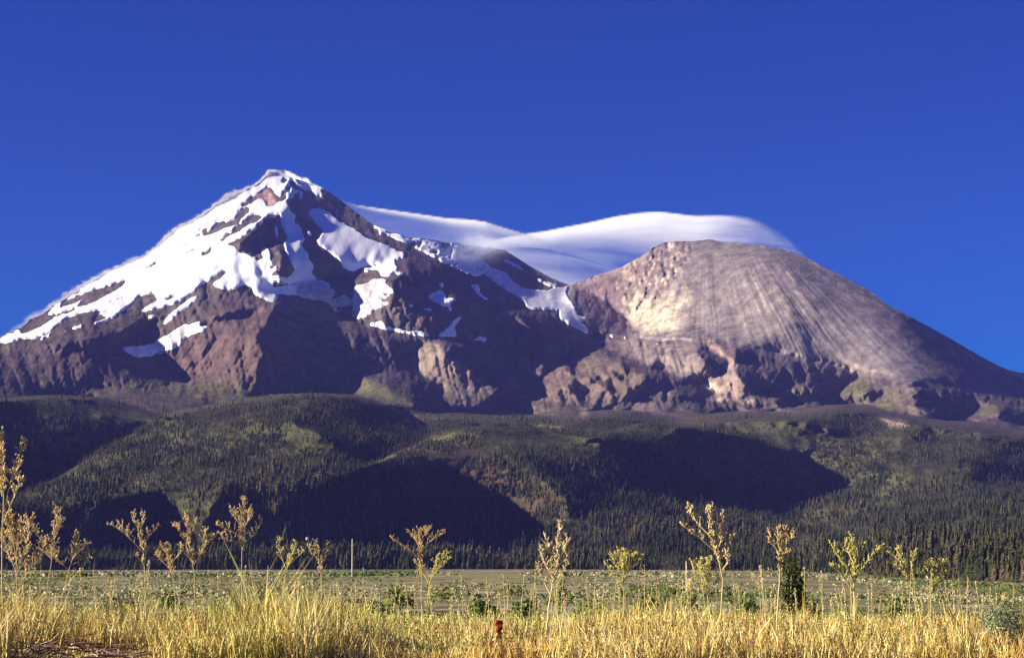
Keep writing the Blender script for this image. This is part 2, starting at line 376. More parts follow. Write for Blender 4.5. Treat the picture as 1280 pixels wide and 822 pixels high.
SNOW_CUT = '''a -400,900 -400,700 0,655 110,607 215,558 215,574 110,620 0,672
d 635,605 690,548 750,558 785,600 790,650 800,690 850,780 e 870,80 800,95 830,160 850,230 890,310 925,360 940,410 900,465 850,500 760,470 700,470 700,430 760,395 765,375 720,370 690,405 670,380 710,330 680,300 685,230 665,175 620,170 575,190 570,230 600,260 600,290 520,320 515,260 480,275 430,235 360,230 310,185 340,160 300,130 250,115 205,165 220,130 290,95 350,60 440,0 d 430,745 540,672
d 520,545 600,560 560,605 400,690 310,745 230,770 160,822 e 140,100 60,160 0,215 0,200 100,125 150,80 230,20 d 240,760 300,690 380,630 440,580
c 1196,360 1110,420 1040,480 990,525 1000,500 1100,415 1196,345
d 460,480 440,520 360,590 340,630 260,680 150,690 60,740 0,765 0,730 60,680 100,630 200,640 290,600 300,560 380,490 420,475
c 1196,200 1100,240 1060,300 1000,310 1010,340 1100,310 1196,260
c 1050,252 990,290 930,345 945,345 1000,300 1055,262
c 885,385 810,435 725,487 735,492 830,435 890,395
d 350,460 460,370 600,285 640,255 720,260 745,200 790,190 800,165 900,160 940,190 1000,260 1080,280 1130,320 1210,370 1210,470 1100,480 1080,520 1100,570 1150,620 1211,690 1211,822 1055,822 1010,730 1000,670 930,620 950,560 880,490 860,400 780,400 730,430 700,460 640,455 615,380 540,385 450,430 370,465
a 630,300 700,270 850,210 980,160 1100,140 1220,85 1280,90 1240,110 1200,160 1100,220 1000,270 930,310 800,350 680,415 600,430 560,440 700,380 780,345 820,290 870,265 870,250 800,280 760,310 650,345 600,370
a 215,565 300,480 440,420 500,360 580,335 560,365 520,370 460,430 560,430 700,380 680,400 520,470 450,510 400,550 300,590 225,620 208,600
c 450,655 500,610 580,560 560,600 500,635
c 470,800 590,735 600,738 540,770
b 470,270 590,210 600,215 525,265
a 1110,315 1200,275 1280,230 1280,238 1200,290 1120,318
i 300,222 390,232 400,248 340,258 300,240'''
for s in SNOW_ADD.split('\n'): setM(snow, s, 1.0)
for s in SNOW_CUT.split('\n'): setM(snow, s, 0.0)
for s in ('d 740,650 710,680 720,760 760,822 e 775,80 755,10 d 750,720', 'f 35,70 60,70 75,150 30,160', 'f 120,480 165,500 160,545 120,520'): setM(snow, s, 1.0)
# rime and thin drifts on the summit rocks, rock showing through the thin ice
summit = blur(inside(poly('d 640,100 900,120 1000,250 1000,330 900,400 780,350 720,330'), gx, gy).astype(float), 2)
snow = np.maximum(snow, summit * (fbm(gx / 5, gy / 3, 201, 3) > -0.05))
veil = blur(inside(poly('f 700,150 1233,200 i 440,140 300,330 350,515 560,670 500,660 0,440 f 1150,640 800,530'), gx, gy).astype(float), 3)
snow = snow * (1 - veil * (fbm(gx / 7 + gy / 14, gy / 3.2, 207, 3) > 0.20) * 0.8)
flank = blur(inside(poly('a -300,800 1280,-200 c 1196,30 d 600,250 380,600 e 0,350 b 960,60 780,200 250,380 0,450 a 0,720'), gx, gy).astype(float), 3)
snow = snow * (1 - flank * (ridged((gx * .55 + gy) / 5.5, (gx - .55 * gy) / 34, 211, 3) > 0.82) * (fbm(gx / 26, gy / 18, 213, 2) > 0.02))
sb = blur(snow, 2)
snow = 0.75 * blur(snow, 1) + 0.25 * sb + 0.36 * fbm((gx + .7 * gy) / 3.6, (gy - .5 * gx) / 7, 221, 3, 0.75) * np.clip(4 * sb * (1 - sb), 0, 1)
snow = np.where(sb > .9, np.maximum(snow, .6), snow)
bands = np.clip(ridged((gx * .5 + gy) / 4.5, (gx - .5 * gy) / 40, 231, 3) - .30, 0, 1) * flank * np.clip(.42 + 1.3 * fbm(gx / 30, gy / 20, 233, 2), 0, 1)
snow = snow - 1.1 * bands

# ------------------------------------------------------------------ colours of rock, scree and ground (albedo, plus shade painted on the cone's right side)
def lerp(a, b, m): return a + (np.asarray(b, float) - a) * np.clip(m, 0, 1)[..., None]
def setC(spec, col, amt=1.0, r=3, soft=True, nz=0.0):
    global Cc
    m = inside(poly(spec), wx2 if soft else wx, wy2 if soft else wy).astype(float)
    m = blur(m, r) * amt
    if nz: m = m * np.clip(0.6 + nz * 2 * fbm(gx / 8, gy / 4, int(sum(col) * 1e4) % 977, 3), 0, 1)
    Cc = lerp(Cc, col, m)
Cc = np.zeros(gx.shape + (3,)) + np.array([0.087, 0.070, 0.073])
n1 = fbm(gx / 30, gy / 18, 301, 4); n2 = fbm(gx / 7, gy / 4, 305, 3); n3 = fbm(gx / 3, gy / 2, 309, 2)
Cc = lerp(Cc, (0.122, 0.094, 0.089), 0.5 + n1)
setC('z -200,400 260,385 330,470 300,505 -200,520', (0.075, 0.058, 0.056), 0.9, 8)
setC('z 320,390 620,430 640,520 320,510', (0.070, 0.058, 0.066), 0.8, 8)
setC('z 440,290 610,340 740,430 640,480 600,385 480,340', (0.065, 0.048, 0.065), 0.8, 5)
# right cone
setC('z 700,360 776,330 851,295 960,300 1100,365 1280,460 1480,520 1480,540 1280,500 1120,475 980,450 900,425 790,418 720,400', (0.172, 0.150, 0.148), 1, 3)
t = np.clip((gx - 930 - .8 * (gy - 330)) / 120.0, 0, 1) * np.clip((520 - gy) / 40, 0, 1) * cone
Cc = lerp(Cc, (0.112, 0.096, 0.112), t * 0.95)  # shade painted into the colour: slope turned from the sun made darker
setC('z 715,357 750,343 780,335 785,400 790,420 740,410', (0.150, 0.105, 0.115), 0.9, 3)
setC('z 776,334 803,319 830,303 864,298 858,322 845,345 832,365 800,382 778,376', (0.215, 0.178, 0.160), 0.9, 5)
setC('z 776,385 790,368 812,366 830,372 848,352 860,352 860,385 852,417 800,417 786,402', (0.50, 0.43, 0.31), 0.9, 6, nz=.6)
setC('j 600,740 640,640 860,560 900,740', (0.56, 0.50, 0.37), 0.8, 6)
setC('j 430,290 500,260 560,330 520,420 480,400', (0.5, 0.38, 0.28), 0.7, 2, nz=.6)
cr = crag * np.clip(0.5 + 1.8 * fbm(gx / 5, gy / 5, 331, 3), 0, 1)
Cc = lerp(Cc, (0.135, 0.100, 0.100), cr * np.clip((400 - gy) / 30, 0, 1) * 0.8)
Cc = lerp(Cc, (0.52, 0.42, 0.34), crag * (fbm(gx / 4, gy / 6, 335, 3) > 0.3) * 0.7)
# pale streaks down the fan
st = np.clip(ridged(ang * 30, rad / 80, 341, 3) - 0.35, 0, 1) * 1.4 * cone * np.clip((rad - 100) / 60, 0, 1) * np.clip((1060 - gx) / 60, 0, 1)
Cc = lerp(Cc, (0.32, 0.26, 0.23), st)
for s in ('k 715,280 740,290 800,430 890,530 880,550 780,450', 'k 570,350 640,430 740,560 830,680 940,822 880,800 760,660 660,500', 'o 640,20 760,130 900,200 1060,260 1170,280 1170,300 1000,260 860,235 740,150', 'o 300,120 350,105 560,150 860,240 900,290 780,235 560,170 310,130', 'p 655,160 760,200 880,235 960,250 1057,270 1257,330 1257,350 1057,325 900,265 760,215'):
    setC(s, (0.34, 0.27, 0.235), 0.7, 1)
# moraines, bare hills and lava benches below the glaciers
setC('m 165,290 250,200 420,180 520,230 470,260 660,350 760,470 880,570 700,690 590,680 480,640 430,570 450,520 360,470 300,440', (0.225, 0.180, 0.140), 0.9, 3)
setC('m 980,270 1240,330 1240,440 1180,460 1020,370', (0.18, 0.14, 0.11), 0.8, 2)
setC('n 300,370 520,220 600,260 760,330 1012,420 1012,600 900,600 0,740 0,620 250,480', (0.145, 0.108, 0.088), 0.9, 4)
setC('l 190,180 350,120 540,150 800,170 900,260 940,420 900,480 720,460 540,400 400,350', (0.235, 0.190, 0.170), 0.9, 3)
setC('l 860,150 950,150 1130,310 1170,370 1100,420 1050,400 1090,320 930,230', (0.38, 0.27, 0.22), 0.9, 1)
setC('l 880,510 960,480 1040,520 1040,570 990,570', (0.75, 0.62, 0.50), 0.9, 1)
setC('l 960,430 1050,410 1180,420 1180,560 1280,600 1280,680 1000,640', (0.30, 0.23, 0.19), 0.8, 3)
setC('l 970,620 1280,650 1280,680 1000,640', (0.48, 0.38, 0.29), 0.7, 1)
setC('l 330,125 700,150 880,165 870,178 560,160 350,138', (0.66, 0.60, 0.55), 0.8, 1, nz=.8)
setC('d 615,270 660,262 740,400 700,465 640,455', (0.50, 0.32, 0.25), 0.9, 1, soft=False)
setC('d 520,330 620,280 620,370 540,390', (0.36, 0.22, 0.18), 0.9, 1, soft=False)
setC('d 1060,300 1200,360 1200,560 1100,600 940,590 1000,500', (0.20, 0.14, 0.15), 0.8, 3)
for s in ('o 720,400 820,330 920,320 1000,340 950,420 930,450 780,430', 'o 400,380 460,370 620,400 560,460 440,440', 'o 1100,420 1174,390 1174,580 1060,600 1010,540', 'p 300,200 420,200 480,300 600,330 500,360 400,300',
          'p 650,540 760,490 860,500 850,560 720,590', 'z 112,480 200,473 330,478 470,476 495,492 480,500 300,505', 'm 0,520 150,570 470,680 850,740 850,780 400,760 0,640', 'a 0,730 60,730 100,800 -60,800'):
    setC(s, (0.115, 0.112, 0.052), 0.8, 3)
setC('b 170,630 500,500 480,560 300,650', (0.20, 0.13, 0.095), 0.6, 4)
setC('z 250,380 380,385 345,470 330,480 236,478 205,442 280,410', (0.110, 0.074, 0.066), 0.8, 5)
Cc = Cc * (1 + 0.22 * n2 + 0.22 * n3)[..., None]
veg = np.clip((gy - 470) / 60, 0, 1) * np.clip(0.5 + 1.6 * fbm(gx / 24, gy / 6, 351, 4), 0, 1)
Cc = lerp(Cc, (0.080, 0.078, 0.038), veg * 0.75 * (gy < 530))
# forest floor
DV = np.interp(sk_u, [-200, 0, 60, 120, 150, 185, 212, 250, 320, 390, 440, 480, 510, 548, 600, 700, 860, 1000, 1080, 1150, 1280, 1480], [497, 502, 497, 500, 508, 518, 522, 512, 500, 494, 497, 508, 524, 524, 522, 524, 529, 522, 518, 532, 542, 560])[None, :]
rt = np.clip((gx - 550) / 60, 0, 1); DV = DV + (9 * fbm(sk_u / 70, sk_u * 0, 441, 3) * np.clip((sk_u - 560) / 60, 0, 1))[None, :]
ff = np.clip((gy - DV + 9 * rt + 14 * rt * fbm(gx / 34, gy / 9, 355, 4, .6)) / (3 + 13 * rt), 0, 1)
Cc = lerp(Cc, (0.050, 0.048, 0.026), np.clip(1 - (DV - gy) / 16, 0, 1) * np.clip(1.1 + fbm(gx / 20, gy / 4, 357, 3), 0, 1) * .85)
Cc = lerp(Cc, (0.040, 0.042, 0.018), ff)
Cc = lerp(Cc, (0.070, 0.070, 0.030), ff * np.clip(0.2 + 1.3 * fbm(gx / 22, gy / 14, 359, 3), 0, 1))
CLEAR = [('B 470,260 560,235 660,250 720,290 760,350 850,380 900,440 940,500 900,540 800,560 740,640 730,700 640,700 720,620 780,560 720,490 600,440 520,400 470,350', (0.060, 0.042, 0.028)),
         ('C 880,600 900,540 960,520 1050,510 1150,520 1200,560 1500,540 1500,700 900,680', (0.050, 0.036, 0.022)),
         ('B 200,270 400,210 480,190 640,175 620,200 440,260 330,300 250,310', (0.120, 0.115, 0.048)),
         ('A 200,380 480,220 700,180 900,200 880,300 700,360 560,420 110,420', (0.105, 0.105, 0.050)),
         ('C 470,440 560,400 640,360 800,300 900,330 820,420 640,480 470,500', (0.11, 0.112, 0.042)),
         ('C 560,180 760,170 860,200 760,280 600,320 560,260', (0.10, 0.100, 0.040)),
         ('C 780,120 830,125 880,140 870,150 800,135', (0.50, 0.38, 0.33)),
         ('C 655,340 680,342 685,352 660,350', (0.55, 0.45, 0.42)),
         ('B 1000,90 1020,100 1010,125 1000,115', (0.5, 0.38, 0.33))]
for s, c in CLEAR: setC(s, c, 0.85, 3)
clr = np.zeros(gx.shape)
for s, c in CLEAR[:2]: clr = np.maximum(clr, blur(inside(poly(s), wx2, wy2).astype(float), 3))
Cc = np.clip(Cc, 0.01, 0.9)

# ------------------------------------------------------------------ the meshes
def bil(A, u, v):
    x = np.clip(u - U0, 0, W_ - 1.001); y = np.clip(v - V0, 0, H_ - 1.001)
    ix, iy = x.astype(int), y.astype(int); fx, fy = x - ix, y - iy
    if A.ndim == 3: fx, fy = fx[..., None], fy[..., None]
    return (A[iy, ix] * (1 - fx) + A[iy, ix + 1] * fx) * (1 - fy) + (A[iy + 1, ix] * (1 - fx) + A[iy + 1, ix + 1] * fx) * fy
uu = np.concatenate([np.linspace(U0 + 1, -12, 60), np.arange(-10, 1290, 1.25), np.linspace(1292, U1 - 2, 60)]); NU, NV = len(uu), 362
su = np.interp(uu, sk_u, sk_v); eu = EDGE_Y(uu)
tv = np.linspace(0, 1, NV)[:, None]
MV = (eu + (su - eu) * tv); MU = uu[None, :] + 0 * MV      # row 0 = foot, last = skyline
sw = np.clip(blur(snow, 2), 0, 1) * .85; L = L * (1 - sw) + blur(L, 3) * sw
LD = np.exp(bil(L, MU, np.maximum(MV, su[None, :] + 0.6)))
TX, TY, TZ = ray(MU, MV, LD)
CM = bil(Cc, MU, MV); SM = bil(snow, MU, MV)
# back side of the skyline and a skirt under the foot
bk = [(60, -15), (220, -90), (600, -300), (1200, -620)]
BX = [TX[-1] * (1 + d / TY[-1]) for d, h in bk]; BY = [TY[-1] + d for d, h in bk]; BZ = [TZ[-1] + h for d, h in bk]
BZ = [np.maximum(b, -40) for b in BZ]
SX = [TX[0] * 0.995]; SY = [TY[0] - 12]; SZ = [TZ[0] - 12]
PX = np.vstack(SX + [TX] + BX); PY = np.vstack(SY + [TY] + BY); PZ = np.vstack(SZ + [TZ] + BZ)
CA = np.concatenate([CM[:1], CM] + [CM[-1:]] * 4, 0)
P3 = np.stack([PX, PY, PZ], -1).reshape(-1, 3)
NR = PX.shape[0]
idx = np.arange(NR * NU).reshape(NR, NU)
quads = np.stack([idx[:-1, :-1], idx[:-1, 1:], idx[1:, 1:], idx[1:, :-1]], -1)
qu = np.broadcast_to(uu[:-1], (NR - 1, NU - 1)); qv = np.vstack([MV[:1], MV, np.repeat(MV[-1:], 4, 0)])[:-1, :-1]
DIV = np.interp(qu, [-200, 0, 150, 212, 250, 320, 390, 440, 480, 548, 600, 860, 1000, 1080, 1150, 1280, 1480], [497, 500, 508, 522, 514, 500, 494, 497, 508, 526, 522, 529, 522, 518, 532, 542, 560])
is_hill = qv > DIV
right = (~is_hill) & (qu > np.interp(qv, [200, 357, 420, 430, 520], [714, 714, 770, 740, 735]))
M_rock = attr_mat('mountain_rock', 'col', 0.02, 0.45, bump=7)
M_floor = attr_mat('forest_floor', 'col', 0.02, 0.5, bump=3)
def sub(name, mask, mat, P=P3, C=CA.reshape(-1, 3), parent=None):
    q = quads[mask]; used, inv = np.unique(q, return_inverse=True)
    o = mesh_np(name, P[used], inv.reshape(q.shape), mat, parent); attr(o.data, 'col', C[used]); return o
mtn_l = tag(sub('mountain', (~is_hill) & (~right), M_rock), 'high snow streaked volcanic peak on the left', kind='structure')
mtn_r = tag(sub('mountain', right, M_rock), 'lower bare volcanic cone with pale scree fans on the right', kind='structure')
hills = tag(sub('hills', is_hill, M_floor), 'forested foothills below the mountain', kind='structure')

M_snow, nt, b = nodes_mat('snow', 0.7, 0.2)
b.inputs['Base Color'].default_value = (0.86, 0.87, 0.90, 1)
at = nt.nodes.new('ShaderNodeAttribute'); at.attribute_name = 'col'; nt.links.new(at.outputs['Color'], b.inputs['Base Color'])
thick = np.clip((SM - 0.5) * 18, -2, 4)
SP = np.stack([TX, TY - 0.3 * thick, TZ + thick], -1)
NS = SP.copy()
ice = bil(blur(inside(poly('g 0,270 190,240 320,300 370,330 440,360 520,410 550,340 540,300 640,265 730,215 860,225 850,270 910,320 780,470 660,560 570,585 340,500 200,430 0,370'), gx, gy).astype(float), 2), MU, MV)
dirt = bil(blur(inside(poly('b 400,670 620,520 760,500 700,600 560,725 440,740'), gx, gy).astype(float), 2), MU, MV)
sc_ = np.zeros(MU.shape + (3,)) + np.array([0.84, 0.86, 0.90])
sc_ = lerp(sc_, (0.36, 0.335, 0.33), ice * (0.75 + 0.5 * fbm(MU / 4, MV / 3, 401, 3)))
sc_ = lerp(sc_, (0.50, 0.46, 0.44), dirt * (0.7 + 0.5 * fbm(MU / 4, MV / 3, 403, 3)))
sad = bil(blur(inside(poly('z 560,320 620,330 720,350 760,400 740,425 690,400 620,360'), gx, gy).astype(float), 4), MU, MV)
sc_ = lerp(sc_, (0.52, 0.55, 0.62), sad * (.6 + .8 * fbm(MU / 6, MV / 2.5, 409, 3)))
sc_ *= (1 - 0.06 * np.abs(fbm(MU / 6, MV / 4, 405, 3)))[..., None]
def snow_obj(par, uside):
    SPf = NS.reshape(-1, 3); id2 = np.arange(NV * NU).reshape(NV, NU)
    q = np.stack([id2[:-1, :-1], id2[:-1, 1:], id2[1:, 1:], id2[1:, :-1]], -1)
    m = np.maximum.reduce([SM[:-1, :-1], SM[:-1, 1:], SM[1:, 1:], SM[1:, :-1]]) > 0.5
    rr = right[1:NV]; m = m & (rr if uside else ~rr) & ~is_hill[1:NV]
    q = q[m]; used, inv = np.unique(q, return_inverse=True)
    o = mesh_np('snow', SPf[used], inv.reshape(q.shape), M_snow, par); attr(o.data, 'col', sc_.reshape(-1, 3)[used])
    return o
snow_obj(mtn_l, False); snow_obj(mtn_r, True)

# ------------------------------------------------------------------ plain
def smooth(a, b, x): t = np.clip((x - a) / (b - a), 0, 1); return t * t * (3 - 2 * t)
def plain_z(x, y):
    x = np.asarray(x, float); y = np.asarray(y, float)
    u = 640 + F * x / np.maximum(y, 5.0); ed = EDGE_D(u); drop = (EDGE_Y(u) - HOR) / F * ed
    far = EYE - 2.0 - (drop - 2.0) * np.clip((y - 50) / (ed - 50), 0, 1.2)
    berm = 0.12 + 0.78 * smooth(6, 15, y)
    z = berm + (far - berm) * smooth(22, 48, y)
    z = z + 0.06 * fbm(x / 2.5, y / 3.0, 501, 2) * smooth(6, 14, y) * (1 - smooth(40, 60, y))
    return z + 0.18 * fbm(x / 60, y / 60, 505, 2) * smooth(50, 200, y) * (1 - smooth(ed * .6, ed, y))
ys = np.concatenate([[-150, -60, -20, 0, 4, 7], np.arange(9, 30, 0.5), np.geomspace(30, 2500, 170)])
sx = np.linspace(-1, 1, 261); sx = np.sign(sx) * np.abs(sx) ** 1.3
GX = sx[None, :] * (120 + 0.7 * np.maximum(ys, 0))[:, None]; GY = ys[:, None] + 0 * GX
ed_ = EDGE_D(640 + F * GX / np.maximum(GY, 5.0))
GY = np.where(GY > 30, GY * (1 + (ed_ / 2500 - 1) * smooth(100, 2500, GY)), GY)
GY[-1] += 25
GZ = plain_z(GX, GY)
N0, N1 = GX.shape; idp = np.arange(N0 * N1).reshape(N0, N1)
qp = np.stack([idp[:-1, :-1], idp[:-1, 1:], idp[1:, 1:], idp[1:, :-1]], -1).reshape(-1, 4)
M_plain, nt, b = nodes_mat('plain_soil', 0.95, 0.02)
tc = nt.nodes.new('ShaderNodeTexCoord'); n1_ = nt.nodes.new('ShaderNodeTexNoise'); n1_.inputs['Scale'].default_value = 0.10; n1_.inputs['Detail'].default_value = 12; n1_.inputs['Roughness'].default_value = 0.7
n2_ = nt.nodes.new('ShaderNodeTexNoise'); n2_.inputs['Scale'].default_value = 0.008; n2_.inputs['Detail'].default_value = 4
r1 = nt.nodes.new('ShaderNodeValToRGB'); e = r1.color_ramp.elements
e[0].position = 0.42; e[0].color = (0.045, 0.05, 0.015, 1); e[1].position = 0.60; e[1].color = (0.46, 0.42, 0.25, 1)
r2 = nt.nodes.new('ShaderNodeValToRGB'); e = r2.color_ramp.elements
e[0].position = 0.4; e[0].color = (0.13, 0.14, 0.045, 1); e[1].position = 0.6; e[1].color = (0.33, 0.30, 0.18, 1)
mx = nt.nodes.new('ShaderNodeMix'); mx.data_type = 'RGBA'; mx.inputs[0].default_value = 0.35
nt.links.new(tc.outputs['Object'], n1_.inputs['Vector']); nt.links.new(tc.outputs['Object'], n2_.inputs['Vector'])
nt.links.new(n1_.outputs[0], r1.inputs[0]); nt.links.new(n2_.outputs[0], r2.inputs[0])
nt.links.new(r1.outputs[0], mx.inputs['A']); nt.links.new(r2.outputs[0], mx.inputs['B']); nt.links.new(mx.outputs['Result'], b.inputs['Base Color'])
tag(mesh_np('ground', np.stack([GX, GY, GZ], -1).reshape(-1, 3), qp, M_plain), 'flat sagebrush plain in front of the forest', kind='structure')

# ------------------------------------------------------------------ forest
def hue_mat(name, c1, c2, rough=0.85, trans=0.0, attr_name=None):
    m, nt, b = nodes_mat(name, rough, 0.1)
    if attr_name:
        at = nt.nodes.new('ShaderNodeAttribute'); at.attribute_name = attr_name; nt.links.new(at.outputs['Color'], b.inputs['Base Color'])
    else:
        oi = nt.nodes.new('ShaderNodeObjectInfo'); r = nt.nodes.new('ShaderNodeValToRGB')
        r.color_ramp.elements[0].color = (*c1, 1); r.color_ramp.elements[1].color = (*c2, 1)
        nt.links.new(oi.outputs['Random'], r.inputs[0]); nt.links.new(r.outputs[0], b.inputs['Base Color'])
    return m
M_needle = hue_mat('conifer_needles', (0.022, 0.036, 0.012), (0.10, 0.105, 0.035))
nt = M_needle.node_tree; rp = [n for n in nt.nodes if n.type == 'VALTORGB'][0]; oi = [n for n in nt.nodes if n.type == 'OBJECT_INFO'][0]
nz = nt.nodes.new('ShaderNodeTexNoise'); nz.inputs['Scale'].default_value = 0.006; nz.inputs['Detail'].default_value = 4; nt.links.new(oi.outputs['Location'], nz.inputs['Vector'])
ma = nt.nodes.new('ShaderNodeMath'); ma.operation = 'MULTIPLY_ADD'; ma.inputs[1].default_value = 2.6; ma.inputs[2].default_value = -1.15; nt.links.new(nz.outputs[0], ma.inputs[0])
mb = nt.nodes.new('ShaderNodeMath'); mb.operation = 'MULTIPLY_ADD'; mb.inputs[1].default_value = 0.75; nt.links.new(oi.outputs['Random'], mb.inputs[0]); nt.links.new(ma.outputs[0], mb.inputs[2]); nt.links.new(mb.outputs[0], rp.inputs[0])
e = rp.color_ramp.elements.new(0.80); e.color = (0.088, 0.090, 0.032, 1); rp.color_ramp.elements[-1].color = (0.14, 0.115, 0.055, 1)
M_bark = hue_mat('conifer_bark', (0.10, 0.07, 0.05), (0.22, 0.17, 0.13))

def crown_mesh(i):
    r = random.Random(50 + i); V = []; T = []
    tiers = 8; wid = [0.19, 0.15, 0.23, 0.17][i]
    for k in range(tiers):
        f0 = 0.10 + 0.86 * k / tiers; top = min(1.0, f0 + 0.86 / tiers * 1.9)
        rad_ = wid * (1 - (k / tiers) ** 1.25) + 0.018
        if k == 0: rad_ *= 0.8
        n = 9; a0 = r.random() * 6.28; ox, oy = r.uniform(-.012, .012), r.uniform(-.012, .012)
        b0 = len(V); V.append((ox, oy, top))
        for j in range(n):
            a = a0 + 6.283 * j / n; q = rad_ * (r.uniform(0.85, 1.25) if j % 2 else r.uniform(0.45, 0.75))
            V.append((ox + q * math.cos(a), oy + q * math.sin(a), f0 - 0.035 * r.random() - (0.03 if j % 2 else -0.02)))
        V.append((ox, oy, f0 + 0.05))
        for j in range(n):
            T.append((b0, b0 + 1 + j, b0 + 1 + (j + 1) % n)); T.append((b0 + n + 1, b0 + 1 + (j + 1) % n, b0 + 1 + j))
    return mesh_np('crown', V, T, M_needle, smooth=False, link=False)
def trunk_mesh(i):
    V = []; T = []; n = 6
    for k, (z, q) in enumerate(((0, 0.022), (0.3, 0.016), (0.97, 0.004))):
        for j in range(n): V.append((q * math.cos(j * 6.283 / n), q * math.sin(j * 6.283 / n), z - 0.04))
    for k in range(2):
        for j in range(n): T.append((k * n + j, k * n + (j + 1) % n, (k + 1) * n + (j + 1) % n, (k + 1) * n + j))
    return mesh_np('trunk', V, T, M_bark, smooth=True, link=False)
CROWNS = [crown_mesh(i) for i in range(4)]; TRUNKS = [trunk_mesh(i) for i in range(4)]

FD = np.clip(bil(ff, MU, MV) * 1.3, 0, 1)
cl = bil(clr, MU, MV)
cellA = (np.diff(TX[:-1], axis=1) * np.abs(np.diff(TY[:, :-1], axis=0)))
cell = np.clip(cellA * 0.024, 0.16, 0.60) * FD[:-1, :-1]
cell = cell * (1 - 0.96 * cl[:-1, :-1]) * (0.35 + 0.95 * np.clip(fbm(MU / 18, MV / 9, 601, 3) * 1.6 + 0.45, 0, 1))[:-1, :-1]
cell = np.maximum(cell, 0.14 * smooth(-14, -2, MV - np.interp(uu, sk_u, DV[0])[None, :])[:-1, :-1] * (fbm(MU / 22, MV / 5, 607, 3)[:-1, :-1] > -.15))
cell = np.maximum(cell, 0.018 * smooth(486, 505, MV[:-1, :-1]) * (fbm(MU / 20, MV / 6, 603, 3)[:-1, :-1] > 0))
pick = rng.random(cell.shape) < cell
ri, ci = np.nonzero(pick)
fr, fc = rng.random(len(ri)), rng.random(len(ri))
def cellp(A): return (A[ri, ci] * (1 - fr) + A[ri + 1, ci] * fr) * (1 - fc) + (A[ri, ci + 1] * (1 - fr) + A[ri + 1, ci + 1] * fr) * fc
TP = np.stack([cellp(TX), cellp(TY), cellp(TZ)], 1); tvv = cellp(MV)
# a belt of trees along the foot, standing on the last metres of the plain
nb = 900
bu = rng.uniform(-190, 1470, nb); bd = EDGE_D(bu) + rng.uniform(-10, 60, nb)
bx = (bu - 640) / F * bd; bz = plain_z(bx, np.minimum(bd, EDGE_D(bu)))
TP = np.vstack([TP, np.stack([bx, bd, bz], 1)]); tvv = np.append(tvv, EDGE_Y(bu))
th = rng.uniform(5, 13.5, len(TP)) * (0.62 + 0.38 * smooth(520, 620, tvv)) * np.where(rng.random(len(TP)) < .12, .55, 1)
hn = fbm(TP[:, 0] / 110, TP[:, 1] / 260, 611, 3)
th = th * np.clip(1.05 + 0.9 * hn, .55, 1.7) * (1 + .25 * smooth(640, 690, tvv))
th[-nb:] = rng.uniform(5, 17, nb) * np.clip(1 + .8 * hn[-nb:], .6, 1.5)
th = np.where(rng.random(len(TP)) < .03, th * 1.5, th)
tw = rng.uniform(0.85, 1.35, len(TP)); tr = rng.uniform(0, 6.28, len(TP)); ti = rng.integers(0, 4, len(TP))
pxs, pys = to_px(TP[:, 0], TP[:, 1], TP[:, 2])
big = th / TP[:, 1] * F
inv = (pxs > -5) & (pxs < 1285)
order = np.argsort(-(big * inv + (np.arange(len(TP)) >= len(TP) - nb) * inv * 5))[:300]
rest = np.setdiff1d(np.arange(len(TP)), order)
print('trees', len(TP), 'largest px', big[order][:3])
src = [None] * 4
ORD = 'first second third fourth fifth sixth seventh eighth ninth tenth eleventh twelfth thirteenth fourteenth fifteenth sixteenth seventeenth eighteenth nineteenth twentieth'.split()
ORD += [t_ + ' ' + o_ for t_ in ('twenty', 'thirty', 'forty', 'fifty', 'sixty') for o_ in ORD[:9]]
def ordinals(xs):                # how many-th of its kind, counted from the nearest landmark outwards
    near = [min(range(len(LAND)), key=lambda q: abs(LAND[q][0] - x)) for x in xs]; out = {}
    for q in range(len(LAND)):
        for side in (-1, 1):
            m = sorted([i for i in range(len(xs)) if near[i] == q and (1 if xs[i] >= LAND[q][0] else -1) == side], key=lambda i: abs(xs[i] - LAND[q][0]))
            for n_, i in enumerate(m): out[i] = (ORD[min(n_, len(ORD) - 1)], 'right' if side > 0 else 'left', LAND[q][1])
    return [out[i] for i in range(len(xs))]
LAND = [(5, 'tallest left weed'), (66, 'slim podded weed'), (100, 'leaning weed'), (170, 'umbrella topped weed'), (235, 'tufted weed'), (303, 'diamond crowned weed'), (365, 'low loose weed'), (398, 'three pronged weed'), (440, 'bare pole'), (525, 'broad crowned weed'), (620, 'red dock'), (700, 'white tipped weed'),
        (782, 'fan shaped weed'), (858, 'short pole'), (885, 'largest weed'), (950, 'small pale weed'), (986, 'dark bush'), (1066, 'candelabra weed'), (1122, 'bent weed'), (1168, 'broom shaped weed'), (1208, 'pale shrub'), (1258, 'grey green bush')]
otxt = dict(zip(order.tolist(), ordinals([float(pxs[k]) for k in order])))
for k in order:
    i = int(ti[k])
    root = bpy.data.objects.new('conifer_tree', None); COL.objects.link(root)
    root.location = TP[k] - np.array([0, 0, 0.2]); root.rotation_euler = (0, 0, float(tr[k])); s_ = float(th[k]); root.scale = (s_ * tw[k], s_ * tw[k], s_)
    shape = ('broad', 'slim', 'wide skirted', 'evenly tapered')[i]
    size_ = 'tall' if big[k] > 10.5 else ('middling' if big[k] > 8 else 'small')
    tag(root, '%s %s conifer in front row, %s to the %s of the %s' % ((size_, shape.split()[-1]) + otxt[int(k)]), 'tree', 'conifers at the far edge of the plain')
    for nm, me in (('crown', CROWNS[i]), ('trunk', TRUNKS[i])):
        o = bpy.data.objects.new(nm, me); COL.objects.link(o); o.parent = root
        if nm == 'crown' and src[i] is None: src[i] = o

